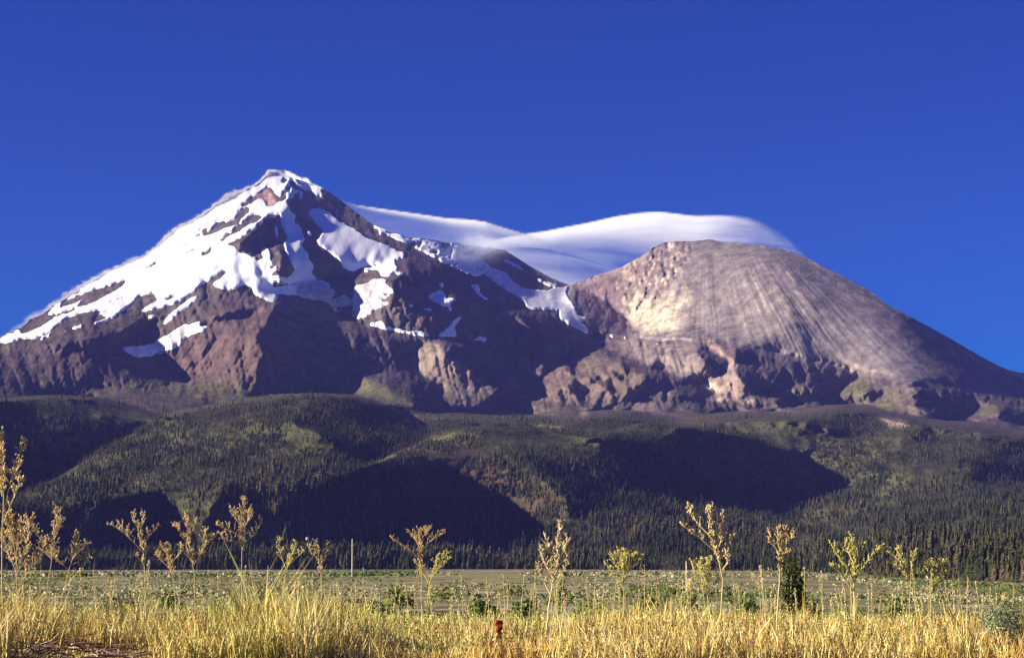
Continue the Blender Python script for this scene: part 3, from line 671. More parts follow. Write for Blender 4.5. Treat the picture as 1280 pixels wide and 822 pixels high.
def scatter(name, P, scale, rot, idx, sources, label):
    me = bpy.data.meshes.new(name); me.vertices.add(len(P)); me.vertices.foreach_set('co', np.asarray(P, np.float32).ravel())
    a = me.attributes.new('sc', 'FLOAT_VECTOR', 'POINT'); a.data.foreach_set('vector', np.asarray(scale, np.float32).ravel())
    a = me.attributes.new('rz', 'FLOAT', 'POINT'); a.data.foreach_set('value', np.asarray(rot, np.float32))
    a = me.attributes.new('ix', 'INT', 'POINT'); a.data.foreach_set('value', np.asarray(idx, np.int32))
    o = bpy.data.objects.new(name, me); COL.objects.link(o)
    g = bpy.data.node_groups.new(name, 'GeometryNodeTree')
    g.interface.new_socket('Geometry', in_out='INPUT', socket_type='NodeSocketGeometry'); g.interface.new_socket('Geometry', in_out='OUTPUT', socket_type='NodeSocketGeometry')
    N = g.nodes; gi = N.new('NodeGroupInput'); go = N.new('NodeGroupOutput'); ip = N.new('GeometryNodeInstanceOnPoints')
    g2i = N.new('GeometryNodeGeometryToInstance')
    for s_ in reversed(sources):                      # sockets of a multi-input are read last link first
        oi = N.new('GeometryNodeObjectInfo'); oi.inputs['Object'].default_value = s_; oi.inputs['As Instance'].default_value = True
        g.links.new(oi.outputs['Geometry'], g2i.inputs[0])
    def named(nm, t):
        n = N.new('GeometryNodeInputNamedAttribute'); n.data_type = t; n.inputs['Name'].default_value = nm; return n.outputs['Attribute']
    cx = N.new('ShaderNodeCombineXYZ'); g.links.new(named('rz', 'FLOAT'), cx.inputs['Z'])
    e2r = N.new('FunctionNodeEulerToRotation'); g.links.new(cx.outputs[0], e2r.inputs[0])
    g.links.new(gi.outputs[0], ip.inputs['Points'])
    ji = N.new('GeometryNodeJoinGeometry')
    for s_ in sources:
        oi = N.new('GeometryNodeObjectInfo'); oi.inputs['Object'].default_value = s_; oi.inputs['As Instance'].default_value = True
        g.links.new(oi.outputs['Geometry'], ji.inputs[0])
    N.remove(g2i)
    g.links.new(ji.outputs[0], ip.inputs['Instance']); ip.inputs['Pick Instance'].default_value = True
    g.links.new(named('ix', 'INT'), ip.inputs['Instance Index']); g.links.new(e2r.outputs[0], ip.inputs['Rotation']); g.links.new(named('sc', 'FLOAT_VECTOR'), ip.inputs['Scale'])
    g.links.new(ip.outputs[0], go.inputs[0])
    md = o.modifiers.new('scatter', 'NODES'); md.node_group = g
    return tag(o, label, kind='stuff')
scatter('forest', TP[rest] - np.array([0, 0, 0.2]), np.stack([th * tw, th * tw, th], 1)[rest], tr[rest], ti[rest], src, 'dark conifer forest covering the foothills')

# ------------------------------------------------------------------ clouds
M_cloud, nt, b = nodes_mat('cloud_vapour', 1.0, 0.0)
for n in list(nt.nodes): nt.nodes.remove(n)
out = nt.nodes.new('ShaderNodeOutputMaterial'); at = nt.nodes.new('ShaderNodeAttribute'); at.attribute_name = 'col'
df = nt.nodes.new('ShaderNodeBsdfDiffuse'); tl = nt.nodes.new('ShaderNodeBsdfTranslucent'); tp = nt.nodes.new('ShaderNodeBsdfTransparent')
m1 = nt.nodes.new('ShaderNodeMixShader'); m2 = nt.nodes.new('ShaderNodeMixShader'); m1.inputs[0].default_value = 0.3
df.inputs[0].default_value = tl.inputs[0].default_value = (0.72, 0.78, 0.90, 1)
ge = nt.nodes.new('ShaderNodeNewGeometry'); va = nt.nodes.new('ShaderNodeVectorMath'); va.operation = 'ADD'; va.inputs[1].default_value = tuple(SUN * 1.1 + Vector((0, 0, 0.35)))
vnn = nt.nodes.new('ShaderNodeVectorMath'); vnn.operation = 'NORMALIZE'      # vapour scatters to all sides: soften the normal towards the light
nt.links.new(ge.outputs['Normal'], va.inputs[0]); nt.links.new(va.outputs[0], vnn.inputs[0]); nt.links.new(vnn.outputs[0], df.inputs['Normal'])
nt.links.new(df.outputs[0], m1.inputs[1]); nt.links.new(tl.outputs[0], m1.inputs[2])
nt.links.new(at.outputs['Fac'], m2.inputs[0]); nt.links.new(tp.outputs[0], m2.inputs[1]); nt.links.new(m1.outputs[0], m2.inputs[2]); nt.links.new(m2.outputs[0], out.inputs[0])
def cloud(name, u0, u1, v0, v1, Afun, Tfun, Dfun, step=2.0):
    """closed lens of vapour: front and back sheets joined at the rim, opacity thins towards the edge"""
    u, v = np.meshgrid(np.arange(u0, u1 + step, step), np.arange(v0, v1 + step, step))
    A = np.clip(Afun(u, v), 0, 1); T = np.maximum(Tfun(u, v), 0); D = Dfun(u, v)
    A[0] = A[-1] = 0; A[:, 0] = A[:, -1] = 0; T[0] = T[-1] = 0; T[:, 0] = T[:, -1] = 0
    n = u.size; V = []; 
    for sg in (-.5, .5): V.append(np.stack(ray(u, v, D + sg * T), -1).reshape(-1, 3))
    ix = np.arange(n).reshape(u.shape)
    q = np.stack([ix[:-1, :-1], ix[1:, :-1], ix[1:, 1:], ix[:-1, 1:]], -1).reshape(-1, 4)
    keep = (A.ravel()[q].max(1) > 0.004); q = q[keep]; q = np.vstack([q, q[:, ::-1] + n])
    V = np.vstack(V); A2 = np.concatenate([A.ravel(), A.ravel()]); used, inv = np.unique(q, return_inverse=True)
    o = mesh_np(name, V[used], inv.reshape(q.shape), M_cloud); attr(o.data, 'col', np.repeat(A2[used][:, None], 3, 1)); return o
def edge(u, pts): p = np.array(pts, float); return np.interp(u, p[:, 0], p[:, 1])
def sm(pts, k=9):               # smooth interpolation of a traced edge
    p = np.array(pts, float); x = np.arange(p[0, 0], p[-1, 0] + 1); y = np.interp(x, p[:, 0], p[:, 1]); y = np.convolve(np.pad(y, 3 * k, mode='edge'), np.hanning(6 * k + 1) / np.hanning(6 * k + 1).sum(), 'valid')
    return np.stack([x, y], 1)
CAPE = sm([(590, 312), (612, 301), (630, 296), (662, 291), (684, 288), (706, 283.5), (740, 277), (770, 270), (800, 265.5), (824, 264), (850, 267), (868, 269.5), (890, 269), (915, 268.5), (940, 271), (965, 282), (985, 296), (1003, 312), (1030, 330)], 4)
def cap_d(u, v): return v - edge(u, CAPE)
def cap_A(u, v):
    d = cap_d(u, v); on = np.clip(d / (1.8 + 16 * np.clip((u - 900) / 90, 0, 1)), 0, 1)
    wd_ = np.interp(u, [590, 650, 700, 760, 830, 900, 960, 1010], [12, 12, 15, 27, 46, 44, 26, 14])
    core = np.exp(-(np.maximum(d, 0) / wd_) ** 2.6) * np.interp(u, [590, 640, 690, 860, 900, 950, 1003, 1025], [0, .55, .80, .84, .55, .34, .10, 0])
    hole = np.interp(u, [600, 660, 720, 800, 860, 930, 1000], [.0, .16, .09, .07, .08, .05, .0])
    low = np.clip((v - 310) / 45, 0, 1) * np.interp(u, [640, 715, 790], [.14, .24, .03])
    st_ = (0.22 * fbm(u / 70 + v / 50, (v - edge(u, CAPE)) / 5, 901, 4, .6) * core + 0.16 * fbm(u / 90 + v / 30, (v - .1 * u) / 7, 903, 3) * (1 - core)) * np.clip(d / 5, 0, 1) * np.interp(u, [860, 960], [.7, 1.6])
    return on * np.clip(core + hole * (1 - core) + low * (1 - core) + st_, 0, .93)
def cap_T(u, v):
    d = cap_d(u, v); wd_ = np.interp(u, [590, 700, 830, 960, 1030], [60, 70, 110, 90, 50])
    t_ = np.clip(d / wd_, 0, 1); return 420 * np.sqrt(np.clip(t_, 0, 1)) * np.clip(1 - t_ * 0.45, 0, 1) + 8
c = cloud('cloud', 588, 1032, 258, 372, cap_A, cap_T, lambda u, v: 9900 + 0 * u)
tag(c, 'smooth white cap cloud arching over the right cone', 'cloud')
BANE = sm([(400, 236), (425, 249), (444, 255.5), (473, 260), (520, 266.5), (560, 272.5), (589, 274), (608, 277), (626, 283), (653, 290.5), (680, 299), (700, 306)], 2)
def ban_A(u, v):
    d = v - edge(u, BANE); on = np.clip(d / 1.6, 0, 1)
    wd_ = np.interp(u, [440, 480, 560, 600, 640, 690], [2.5, 4, 7, 10, 8, 5])
    core = np.exp(-(np.maximum(d, 0) / wd_) ** 2) * np.interp(u, [425, 446, 470, 600, 640, 690], [0, .35, .82, .85, .5, 0])
    veil_ = np.interp(u, [405, 440, 500, 560, 620, 690], [0, .06, .10, .14, .16, .05]) * (1 + 0.5 * fbm(u / 50 + v / 30, v / 9, 905, 3))
    return on * np.clip(core + veil_ * (1 - core), 0, .93)
def ban_T(u, v): d = np.clip((v - edge(u, BANE)) / 60, 0, 1); return 300 * np.sqrt(d) * (1 - .4 * d) + 6
c = cloud('cloud', 402, 702, 230, 345, ban_A, ban_T, lambda u, v: 9700 + 0 * u)
tag(c, 'thin bright edged banner cloud trailing from the left peak to the saddle', 'cloud')
skD = np.convolve(np.pad(LD[-1], 30, mode='edge'), np.hanning(61) / np.hanning(61).sum(), 'valid')
M_drift = M_cloud.copy(); M_drift.name = 'snow_dust'
for n in M_drift.node_tree.nodes:
    if n.type in ('BSDF_DIFFUSE', 'BSDF_TRANSLUCENT'): n.inputs[0].default_value = (0.95, 0.95, 0.96, 1)

def sk(u): return np.interp(u, uu, su)
def dr_A(u, v):                 # snow blown off the left ridge
    h = np.interp(u, [5, 30, 80, 150, 200, 280, 330, 345, 372, 385, 400], [3, 9, 10, 8, 9, 10, 8, 6, 5, 7, 2]) * (0.9 + 0.5 * fbm(u / 24, v / 40, 911, 3))
    hh = np.interp(u, [5, 60, 130, 200, 400], [1, 1, .8, .6, .5])
    d = (sk(u) - v) / np.maximum(h, .5)
    d = d + .5 * fbm((u + 1.2 * v) / 12, (v - .4 * u) / 5, 915, 4, .6) * (d > 0.1)
    return np.clip(1.5 * (1 - np.clip(d, -9, 1)), 0, 1) ** 1.4 * (d > -2.5) * np.interp(u, [0, 20, 60, 100, 340, 385, 405], [0, .18, .45, .85, .95, .9, 0]) * (0.95 + 0.55 * fbm((u + 1.4 * v) / 9, (v - .4 * u) / 4, 913, 4, .65)) * np.clip((d + 2.5), 0, 1)
c = cloud('blown_snow', 2, 408, 198, 440, dr_A, lambda u, v: 16 + 0 * u, lambda u, v: np.interp(u, uu, skD) + 60, 1.5); c.data.materials[0] = M_drift
tag(c, 'snow blown into the air along the left ridge', kind='stuff')
def mi_A(u, v): return 0.55 * np.exp(-((u - 604) / 22) ** 2 - ((v - 303 - 0.15 * (u - 604)) / 8.5) ** 2) * (1 + .5 * fbm(u / 8, v / 5, 917, 3)) + 0.16 * np.exp(-((u - 588) / 26) ** 2 - ((v - 316) / 10) ** 2) * (1 + .6 * fbm(u / 10, v / 7, 919, 3))
c = cloud('mist', 520, 660, 280, 345, mi_A, lambda u, v: 30 + 0 * u, lambda u, v: 6350 + 0 * u)
tag(c, 'mist drifting over the dark knob on the saddle', kind='stuff')

# ------------------------------------------------------------------ air
HZ = bpy.data.meshes.new('haze'); bm = bmesh.new(); bmesh.ops.create_cube(bm, size=1.0)
hx0, hx1, hy0, hy1, hz0, hz1 = -4600, 4600, -260, 9300, -60, 1660
for v in bm.verts: v.co = ((hx0 + hx1) / 2 + v.co.x * (hx1 - hx0), (hy0 + hy1) / 2 + v.co.y * (hy1 - hy0), (hz0 + hz1) / 2 + v.co.z * (hz1 - hz0))
bm.to_mesh(HZ); bm.free()
ho = bpy.data.objects.new('haze', HZ); COL.objects.link(ho); tag(ho, 'pale bluish air between plain and mountain', kind='stuff')
mh = bpy.data.materials.new('haze_air'); mh.use_nodes = True; nt = mh.node_tree
for n in list(nt.nodes): nt.nodes.remove(n)
out = nt.nodes.new('ShaderNodeOutputMaterial'); pv = nt.nodes.new('ShaderNodeVolumePrincipled')
pv.inputs['Color'].default_value = (0.26, 0.28, 1.0, 1); pv.inputs['Density'].default_value = 2.0e-5; pv.inputs['Anisotropy'].default_value = 0.0
nt.links.new(pv.outputs[0], out.inputs['Volume']); HZ.materials.append(mh)

# ------------------------------------------------------------------ sagebrush on the plain
def pal(n, cols, jit=0.25, r=rng):
    cols = np.array(cols); c = cols[r.integers(0, len(cols), n)]
    return c * (1 + jit * r.uniform(-1, 1, (n, 1)))
M_leafy = hue_mat('shrub_leaves', 0, 0, attr_name='col', rough=0.8)
def clumps(C, Rr, Hh, K, size, cols, flat=0.35):
    """leaf clumps: K small quads spread through each low dome"""
    n = len(C); N = n * K; ci = np.repeat(np.arange(n), K)
    th = rng.uniform(0, 2 * np.pi, N); ph = np.arccos(rng.uniform(0, 1, N)); q = rng.uniform(0.55, 1.05, N)
    d = np.stack([np.sin(ph) * np.cos(th), np.sin(ph) * np.sin(th), np.cos(ph)], 1)
    P = C[ci] + d * q[:, None] * np.stack([Rr[ci], Rr[ci], Hh[ci]], 1)
    nrm = d + rng.normal(0, 0.55, (N, 3)); nrm /= np.linalg.norm(nrm, axis=1, keepdims=True)
    a = np.cross(nrm, rng.normal(0, 1, (N, 3))); a /= np.linalg.norm(a, axis=1, keepdims=True); b_ = np.cross(nrm, a)
    s = (size[ci] * rng.uniform(0.6, 1.4, N))[:, None]
    V = np.stack([P - a * s * .5, P - b_ * s * .4 , P + a * s * .5, P + b_ * s * .6], 1).reshape(-1, 3)
    Fq = np.arange(N * 4).reshape(N, 4)
    cc = cols[ci] * rng.uniform(0.75, 1.25, (N, 1))
    return V, Fq, np.repeat(cc, 4, 0)
def build(name, V, Fq, C_, mat, parent=None, smooth=False):
    o = mesh_np(name, V, Fq, mat, parent, smooth); attr(o.data, 'col', C_); return o
SAGE = [(0.38, 0.37, 0.21), (0.32, 0.33, 0.16), (0.20, 0.22, 0.08), (0.44, 0.42, 0.28), (0.14, 0.16, 0.05), (0.27, 0.22, 0.13)]
def field(n, y0, y1, hmin, hmax, K, cols=SAGE, jit=0.25):
    y = y0 * (y1 / y0) ** rng.random(n); x = rng.uniform(-1, 1, n) * (0.30 * y + 6)
    keep = fbm(x / (0.06 * y + 3), y / (0.1 * y + 3), 701, 2) + rng.uniform(-.35, .35, n) > -0.25
    x, y = x[keep], y[keep]; h = rng.uniform(hmin, hmax, len(x)); r_ = h * rng.uniform(0.7, 1.3, len(x))
    C_ = np.stack([x, y, plain_z(x, y) - 0.05], 1)
    col_ = pal(len(x), cols, jit)
    dk = fbm(x / (0.05 * y + 4), y / (0.15 * y + 6), 707, 2)
    col_ = np.where((dk > 0.22)[:, None], col_ * np.array([0.45, 0.62, 0.35]), col_)
    return clumps(C_, r_, h, K, h * (1.9 / math.sqrt(K)), col_)
parts = [field(2800, 40, 130, 0.10, 0.34, 50), field(8600, 130, 420, 0.12, 0.45, 18), field(13000, 420, 2300, 0.25, 0.9, 6)]
V = np.vstack([p[0] for p in parts]); Cc_ = np.vstack([p[2] for p in parts])
tag(build('scrub', V, np.arange(len(V)).reshape(-1, 4), Cc_, M_leafy), 'grey green scrub carpeting the plain', kind='stuff')

def at_px(px, D, py=None):
    x = float(ray(px, HOR, D)[0]); z = float(plain_z(x, D))
    if py is None: return Vector((x, D, z))
    p = ray(px, py, D); return Vector((float(p[0]), D, float(p[2])))
def shrub(name, px, D, py_top, wpx, cols, label, cat, K=420, group=None, leaf=0.05):
    base = at_px(px, D); top = at_px(px, D, py_top); h = max(top.z - base.z, 0.1); r_ = wpx / F * D / 2
    root = bpy.data.objects.new(name, None); COL.objects.link(root); root.location = base; tag(root, label, cat, group)
    nb_ = 7; cs = np.array([[R.uniform(-.5, .5) * r_, R.uniform(-.5, .5) * r_, R.uniform(0.05, 0.5) * h] for _ in range(nb_)])
    V, Fq, C_ = clumps(cs, np.full(nb_, r_ * 0.62), np.full(nb_, h * 0.52), K // nb_, np.full(nb_, leaf), pal(nb_, cols, 0.2))
    f = build('foliage', V, Fq, C_, M_leafy, root); f['kind'] = 'stuff'
    for k in range(4):
        a = R.uniform(0, 6.28); tip = Vector((math.cos(a) * r_ * .6, math.sin(a) * r_ * .6, h * 0.7))
        tube('stem', [Vector((0, 0, -0.05)), tip * 0.5 + Vector((0, 0, .05 * h)), tip], [0.02 * h + .004, 0.012 * h, 0.003], M_stem, root)
    return root

# ------------------------------------------------------------------ tubes, stalks and weeds
def tube_np(pts, rad, n=5):
    P = [Vector(p) for p in pts]; V = []; T = []
    for i, p in enumerate(P):
        d = (P[min(i + 1, len(P) - 1)] - P[max(i - 1, 0)]).normalized()
        a = d.cross(Vector((0.3, 0.9, 0.2))).normalized(); b_ = d.cross(a)
        for j in range(n):
            t = j * 6.2832 / n; V.append(p + (a * math.cos(t) + b_ * math.sin(t)) * rad[i])
    for i in range(len(P) - 1):
        for j in range(n): T.append((i * n + j, i * n + (j + 1) % n, (i + 1) * n + (j + 1) % n, (i + 1) * n + j))
    return [tuple(v) for v in V], T
def tube(name, pts, rad, mat, parent=None, n=5):
    V, T = tube_np(pts, rad, n); return mesh_np(name, V, T, mat, parent)
M_stem = hue_mat('dry_stem', (0.50, 0.40, 0.17), (0.66, 0.56, 0.30))
M_stem_y = hue_mat('green_yellow_stem', (0.42, 0.42, 0.10), (0.60, 0.54, 0.18))
M_pod = hue_mat('seed_pods', (0.50, 0.33, 0.14), (0.66, 0.50, 0.25))
M_pod_y = hue_mat('yellow_pods', (0.55, 0.50, 0.12), (0.66, 0.58, 0.20))
M_pod_p = hue_mat('pale_pods', (0.55, 0.44, 0.26), (0.62, 0.52, 0.34))
M_red = hue_mat('red_dock_seed', (0.16, 0.02, 0.015), (0.26, 0.045, 0.025))
def pods_np(pts, size):
    V = []; T = []
    for p in pts:
        s = size * R.uniform(0.6, 1.3); b0 = len(V); t = R.uniform(0.8, 1.6)
        o = [Vector((s, 0, 0)), Vector((-.5 * s, .8 * s, 0)), Vector((-.5 * s, -.8 * s, 0)), Vector((0, 0, s * t)), Vector((0, 0, -s * t))]
        a = R.uniform(0, 6.28); ca, sa_ = math.cos(a), math.sin(a); tl = R.uniform(-.6, .6)
        for q in o:
            V.append((p[0] + q.x * ca - q.y * sa_ + q.z * tl, p[1] + q.x * sa_ + q.y * ca, p[2] + q.z))
        for f in ((0, 1, 3), (1, 2, 3), (2, 0, 3), (1, 0, 4), (2, 1, 4), (0, 2, 4)): T.append(tuple(b0 + k for k in f))
    return V, T
def weed(name, D, root_px, strokes, label, cat='weed', group=None, pod=M_pod, stem=M_stem, dens=1.0, twig=12, thick=1.35, psize=0.85, podfrom=0.25):
    """strokes: polylines in photo pixels; the first is the main stem from the ground"""
    px = D / F                                         # metres per photo pixel at this distance
    base = at_px(root_px, D); root = bpy.data.objects.new(name, None); COL.objects.link(root); root.location = base; tag(root, label, cat, group)
    PP = []; TW_V = []; TW_T = []
    for si, st_ in enumerate(strokes):
        pts = [at_px(x, D, y) - base for x, y in st_]
        off = R.uniform(-1, 1) * 0.5 * (pts[-1] - pts[0]).length if si else 0
        for i, p in enumerate(pts): p.y += off * (i / (len(pts) - 1)) ** 1.0
        if si == 0: pts = [Vector((0, 0, -0.04))] + pts
        # finer, slightly crooked polyline
        fine = []
        for i in range(len(pts) - 1):
            for k in range(4): fine.append(pts[i].lerp(pts[i + 1], k / 4) + Vector((R.uniform(-1, 1), R.uniform(-1, 1), 0)) * px * (0.5 if i + k else 0))
        fine.append(pts[-1]); n = len(fine)
        r0 = thick * px * (0.55 if si == 0 else 0.34); rad = [r0 * (1 - 0.72 * i / (n - 1)) for i in range(n)]
        tube('stem' if si == 0 else 'branch', fine, rad, stem, root)
        ln = sum((fine[i + 1] - fine[i]).length for i in range(n - 1)) / px
        cnt = int(ln * 0.27 * dens)
        for k in range(cnt):
            t = R.uniform(0.62 if si == 0 else podfrom, 1.0) * (n - 1); i = min(int(t), n - 2); p = fine[i].lerp(fine[i + 1], t - i)
            d = (fine[i + 1] - fine[i]).normalized()
            q = Vector((R.choice((-1, 1)) * R.uniform(.4, 1), R.uniform(-1, 1), R.uniform(0.1, 1.1))).normalized()
            d2 = (d * 0.7 + q).normalized(); L_ = R.uniform(0.35, 1.25) * twig * px * (1.25 - 0.6 * t / (n - 1))
            e_ = p + d2 * L_; mid = p + d2 * L_ * 0.5 + Vector((0, 0, -0.06 * L_))
            V, T = tube_np([p, mid, e_], [0.28 * thick * px, 0.22 * thick * px, 0.14 * thick * px], 3)
            b0 = len(TW_V); TW_V += V; TW_T += [tuple(b0 + a for a in f) for f in T]
            for m_ in range(R.randint(1, 3)): PP.append(p + d2 * L_ * R.uniform(0.72, 1.08) + Vector((R.uniform(-1, 1), R.uniform(-1, 1), R.uniform(-1, 1))) * px * 1.3)
        for m_ in range(3): PP.append(fine[-1] + Vector((R.uniform(-1, 1), R.uniform(-1, 1), R.uniform(-1, 1))) * px * 1.5)
    if TW_V: mesh_np('twigs', TW_V, TW_T, stem, root)['kind'] = 'stuff'
    V, T = pods_np(PP, psize * px); mesh_np('seed_heads', V, T, pod, root, smooth=False)['kind'] = 'stuff'
    return root

W = []
def wd(*a, **k): weed('tall_weed', *a, group='tall dry weeds standing in the grass', **k)
wd(17, 3, [[(4, 760), (2, 690), (5, 620), (3, 575), (0, 540)], [(4, 640), (12, 605), (20, 578), (31, 550)], [(4, 655), (16, 628), (26, 606), (30, 600)], [(3, 620), (-3, 590), (-8, 560)], [(12, 605), (18, 592), (20, 570)]],
   'tallest tan weed at the left edge, forked and rising above the forest', dens=1.4, thick=2.6, twig=11, psize=1.3)
wd(18, 20, [[(22, 760), (20, 700), (14, 660), (10, 646)], [(20, 720), (34, 680), (40, 650)], [(20, 715), (6, 682), (0, 665)], [(21, 735), (44, 700), (52, 676)], [(20, 690), (26, 665), (24, 650)]],
   'bushy reddish weed full of pods beside the tallest left one', dens=3.0, twig=15, psize=1.3, podfrom=0.1)
wd(19, 56, [[(58, 745), (62, 715), (68, 680), (72, 634)], [(66, 690), (54, 678), (45, 656)], [(69, 670), (76, 655), (79, 648)], [(66, 700), (56, 690), (50, 686)]],
   'slim weed with pods close to its stem, left of the leaning one', dens=2.0, twig=11)
wd(18, 76, [[(78, 745), (86, 712), (93, 690), (96, 666)], [(88, 706), (100, 700), (111, 697)], [(90, 698), (102, 684), (110, 678)], [(86, 712), (74, 700), (66, 694)], [(80, 735), (94, 720), (100, 715)]],
   'leaning weed with side shoots to the right, top left quarter of grass', dens=2.0, twig=11)
wd(18, 182, [[(182, 770), (181, 720), (180, 690), (176, 670), (166, 640)], [(179, 690), (160, 668), (143, 655)], [(178, 680), (188, 668), (199, 656)], [(177, 672), (178, 655), (183, 640)], [(170, 672), (156, 662), (150, 652)], [(181, 708), (176, 700), (172, 694)]],
   'umbrella topped weed with a wide fork, thin straight stem', dens=1.7, twig=9)
wd(19, 222, [[(221, 775), (218, 730), (212, 700), (209, 682)], [(214, 712), (202, 700), (195, 690)], [(214, 705), (224, 692), (228, 682)], [(211, 696), (206, 686), (203, 680)]],
   'short round headed weed between two taller forked ones', dens=2.4, twig=9)
wd(18, 243, [[(244, 770), (243, 720), (238, 690), (232, 643)], [(242, 706), (252, 688), (258, 660)], [(236, 690), (226, 665), (214, 655)], [(235, 675), (242, 660), (243, 648)], [(252, 688), (260, 678), (270, 668)]],
   'weed with a dense tan tuft leaning left and one bare side branch', dens=2.2, twig=9)
wd(18, 302, [[(302, 755), (302, 720), (302, 690), (303, 660), (305, 623)], [(303, 680), (318, 668), (326, 648)], [(302, 674), (288, 662), (272, 655)], [(303, 662), (312, 648), (314, 636)], [(303, 660), (294, 646), (292, 636)], [(302, 676), (286, 676), (278, 668)]],
   'straight pale stemmed weed with a diamond shaped crown of pods', dens=2.4, twig=10)
wd(20, 352, [[(352, 760), (356, 720), (362, 700), (370, 676)], [(358, 712), (350, 692), (348, 676)], [(360, 705), (372, 695), (378, 688)]],
   'low loose greenish weed right of the diamond crowned one', dens=1.4, twig=9, pod=M_pod_y, stem=M_stem_y)
wd(18, 402, [[(403, 770), (402, 730), (400, 700), (394, 676)], [(401, 712), (406, 695), (408, 676)], [(398, 700), (390, 690), (385, 672)], [(392, 770), (396, 740), (392, 728)]],
   'weed with three upright prongs, left of the bare pole', dens=1.6, twig=8, pod=M_pod_p)
wd(18, 529, [[(528, 780), (527, 740), (526, 700), (525, 660)], [(526, 700), (510, 684), (490, 672)], [(526, 690), (538, 675), (555, 665)], [(526, 686), (518, 672), (512, 664)], [(525, 676), (532, 666), (537, 658)]],
   'broad crowned weed with reddish pods in the centre left of the plain', dens=2.4, twig=9)
wd(18.4, 534, [[(533, 785), (535, 745), (538, 725), (548, 706), (560, 690)], [(538, 722), (544, 705), (547, 694)], [(540, 716), (552, 708), (562, 696)], [(536, 728), (526, 712), (520, 702)]],
   'yellowish weed spreading right from the foot of the broad crowned one', dens=1.6, twig=8, pod=M_pod_y, stem=M_stem_y)
wd(17, 681, [[(682, 800), (686, 760), (690, 732), (697, 690), (701, 652)], [(692, 722), (680, 700), (674, 680)], [(693, 712), (708, 696), (717, 680)], [(696, 700), (686, 684), (682, 668)], [(688, 742), (678, 722), (673, 704)], [(694, 704), (706, 686), (710, 672)]],
   'tall leaning weed with a white tipped stem and feathered sides', dens=2.0, twig=9, thick=3.0, pod=M_pod_p)
wd(18, 694, [[(694, 800), (695, 760), (692, 730), (688, 700)], [(694, 740), (704, 715), (708, 700)]],
   'thin yellow weed pressed against the tall leaning one', dens=1.4, twig=8, pod=M_pod_y, stem=M_stem_y)
wd(17, 778, [[(778, 800), (780, 750), (780, 715), (782, 688)], [(780, 725), (770, 706), (764, 692)], [(780, 722), (792, 706), (802, 694)], [(780, 712), (774, 698), (774, 688)], [(781, 712), (790, 698), (794, 690)], [(780, 735), (766, 715), (758, 704)]],
   'fan shaped yellow weed in the middle right of the grass', dens=2.6, twig=10, pod=M_pod_y, stem=M_stem_y)
wd(17, 896, [[(898, 800), (902, 760), (904, 725), (898, 695), (890, 670), (884, 634)], [(893, 688), (874, 672), (862, 664), (850, 655)], [(890, 672), (874, 656), (864, 640), (862, 629)], [(896, 690), (904, 670), (905, 640)], [(898, 696), (910, 682), (916, 668)], [(886, 660), (888, 645), (889, 632)], [(903, 712), (912, 700), (908, 690)]],
   'largest dark podded weed right of centre with branches swept left', dens=1.8, twig=8, thick=2.4, psize=1.2)
wd(17.5, 890, [[(888, 800), (886, 760), (884, 725), (886, 700)], [(886, 745), (872, 722), (866, 702)], [(886, 740), (898, 722), (902, 706)], [(886, 755), (868, 740), (860, 730)], [(885, 730), (876, 712), (876, 700)]],
   'yellow bushy weed at the foot of the largest one', dens=3.0, twig=11, pod=M_pod_y, stem=M_stem_y)
wd(17, 970, [[(971, 805), (972, 760), (975, 720), (975, 690), (973, 660)], [(975, 692), (964, 678), (960, 662)], [(975, 690), (986, 676), (992, 664)], [(975, 684), (980, 668), (982, 658)], [(975, 696), (984, 690), (990, 688)]],
   'straight bright stemmed weed in front of the dark bush', dens=2.2, twig=8, thick=2.8)
wd(18, 951, [[(952, 795), (954, 755), (952, 725), (952, 709)], [(953, 735), (962, 722), (963, 712)], [(953, 738), (944, 724), (940, 716)]],
   'small pale Y shaped weed left of the dark bush', dens=0.9, twig=6, pod=M_pod_p, stem=M_stem)
wd(17.5, 1068, [[(1069, 790), (1068, 755), (1068, 730), (1070, 700), (1064, 668)], [(1068, 728), (1056, 706), (1042, 690), (1036, 680)], [(1069, 722), (1082, 702), (1098, 682)], [(1069, 706), (1078, 690), (1080, 680)], [(1068, 704), (1060, 688), (1058, 676)], [(1066, 738), (1050, 716), (1038, 706)]],
   'yellow green weed spraying out like a candelabra, right of the dark bush', dens=1.9, twig=9, pod=M_pod_y, stem=M_stem_y, thick=3.0)
wd(17.5, 1148, [[(1149, 800), (1146, 765), (1140, 735), (1132, 710), (1122, 686)], [(1138, 728), (1126, 712), (1118, 706)], [(1136, 720), (1140, 700), (1142, 688)], [(1130, 706), (1118, 694), (1112, 688)]],
   'weed bending left with a ragged yellow head, far right', dens=2.2, twig=9, pod=M_pod_y)
wd(17.5, 1166, [[(1168, 800), (1168, 760), (1167, 730), (1168, 702)], [(1168, 740), (1156, 722), (1150, 712)], [(1168, 738), (1180, 722), (1188, 714)], [(1168, 728), (1160, 712), (1160, 704)], [(1168, 726), (1176, 710), (1178, 702)]],
   'dense golden weed near the right edge, rounded like a broom', dens=3.4, twig=10, pod=M_pod_y, stem=M_stem_y)
wd(19, 1236, [[(1240, 800), (1244, 770), (1238, 745)], [(1243, 768), (1252, 752), (1258, 742)]], 'last low weed before the grey green bush at the right edge', dens=1.2, twig=7, pod=M_pod_y, stem=M_stem_y)
wd(18, 135, [[(136, 790), (138, 750), (134, 728)], [(138, 752), (145, 735), (146, 724)]], 'low thin weed standing alone between leaning and umbrella weeds', dens=0.8, twig=6)
wd(18, 585, [[(577, 790), (574, 760), (566, 735)], [(574, 760), (580, 742), (578, 728)]], 'low two pronged weed left of the dark red dock', dens=0.6, twig=6, pod=M_pod_y)
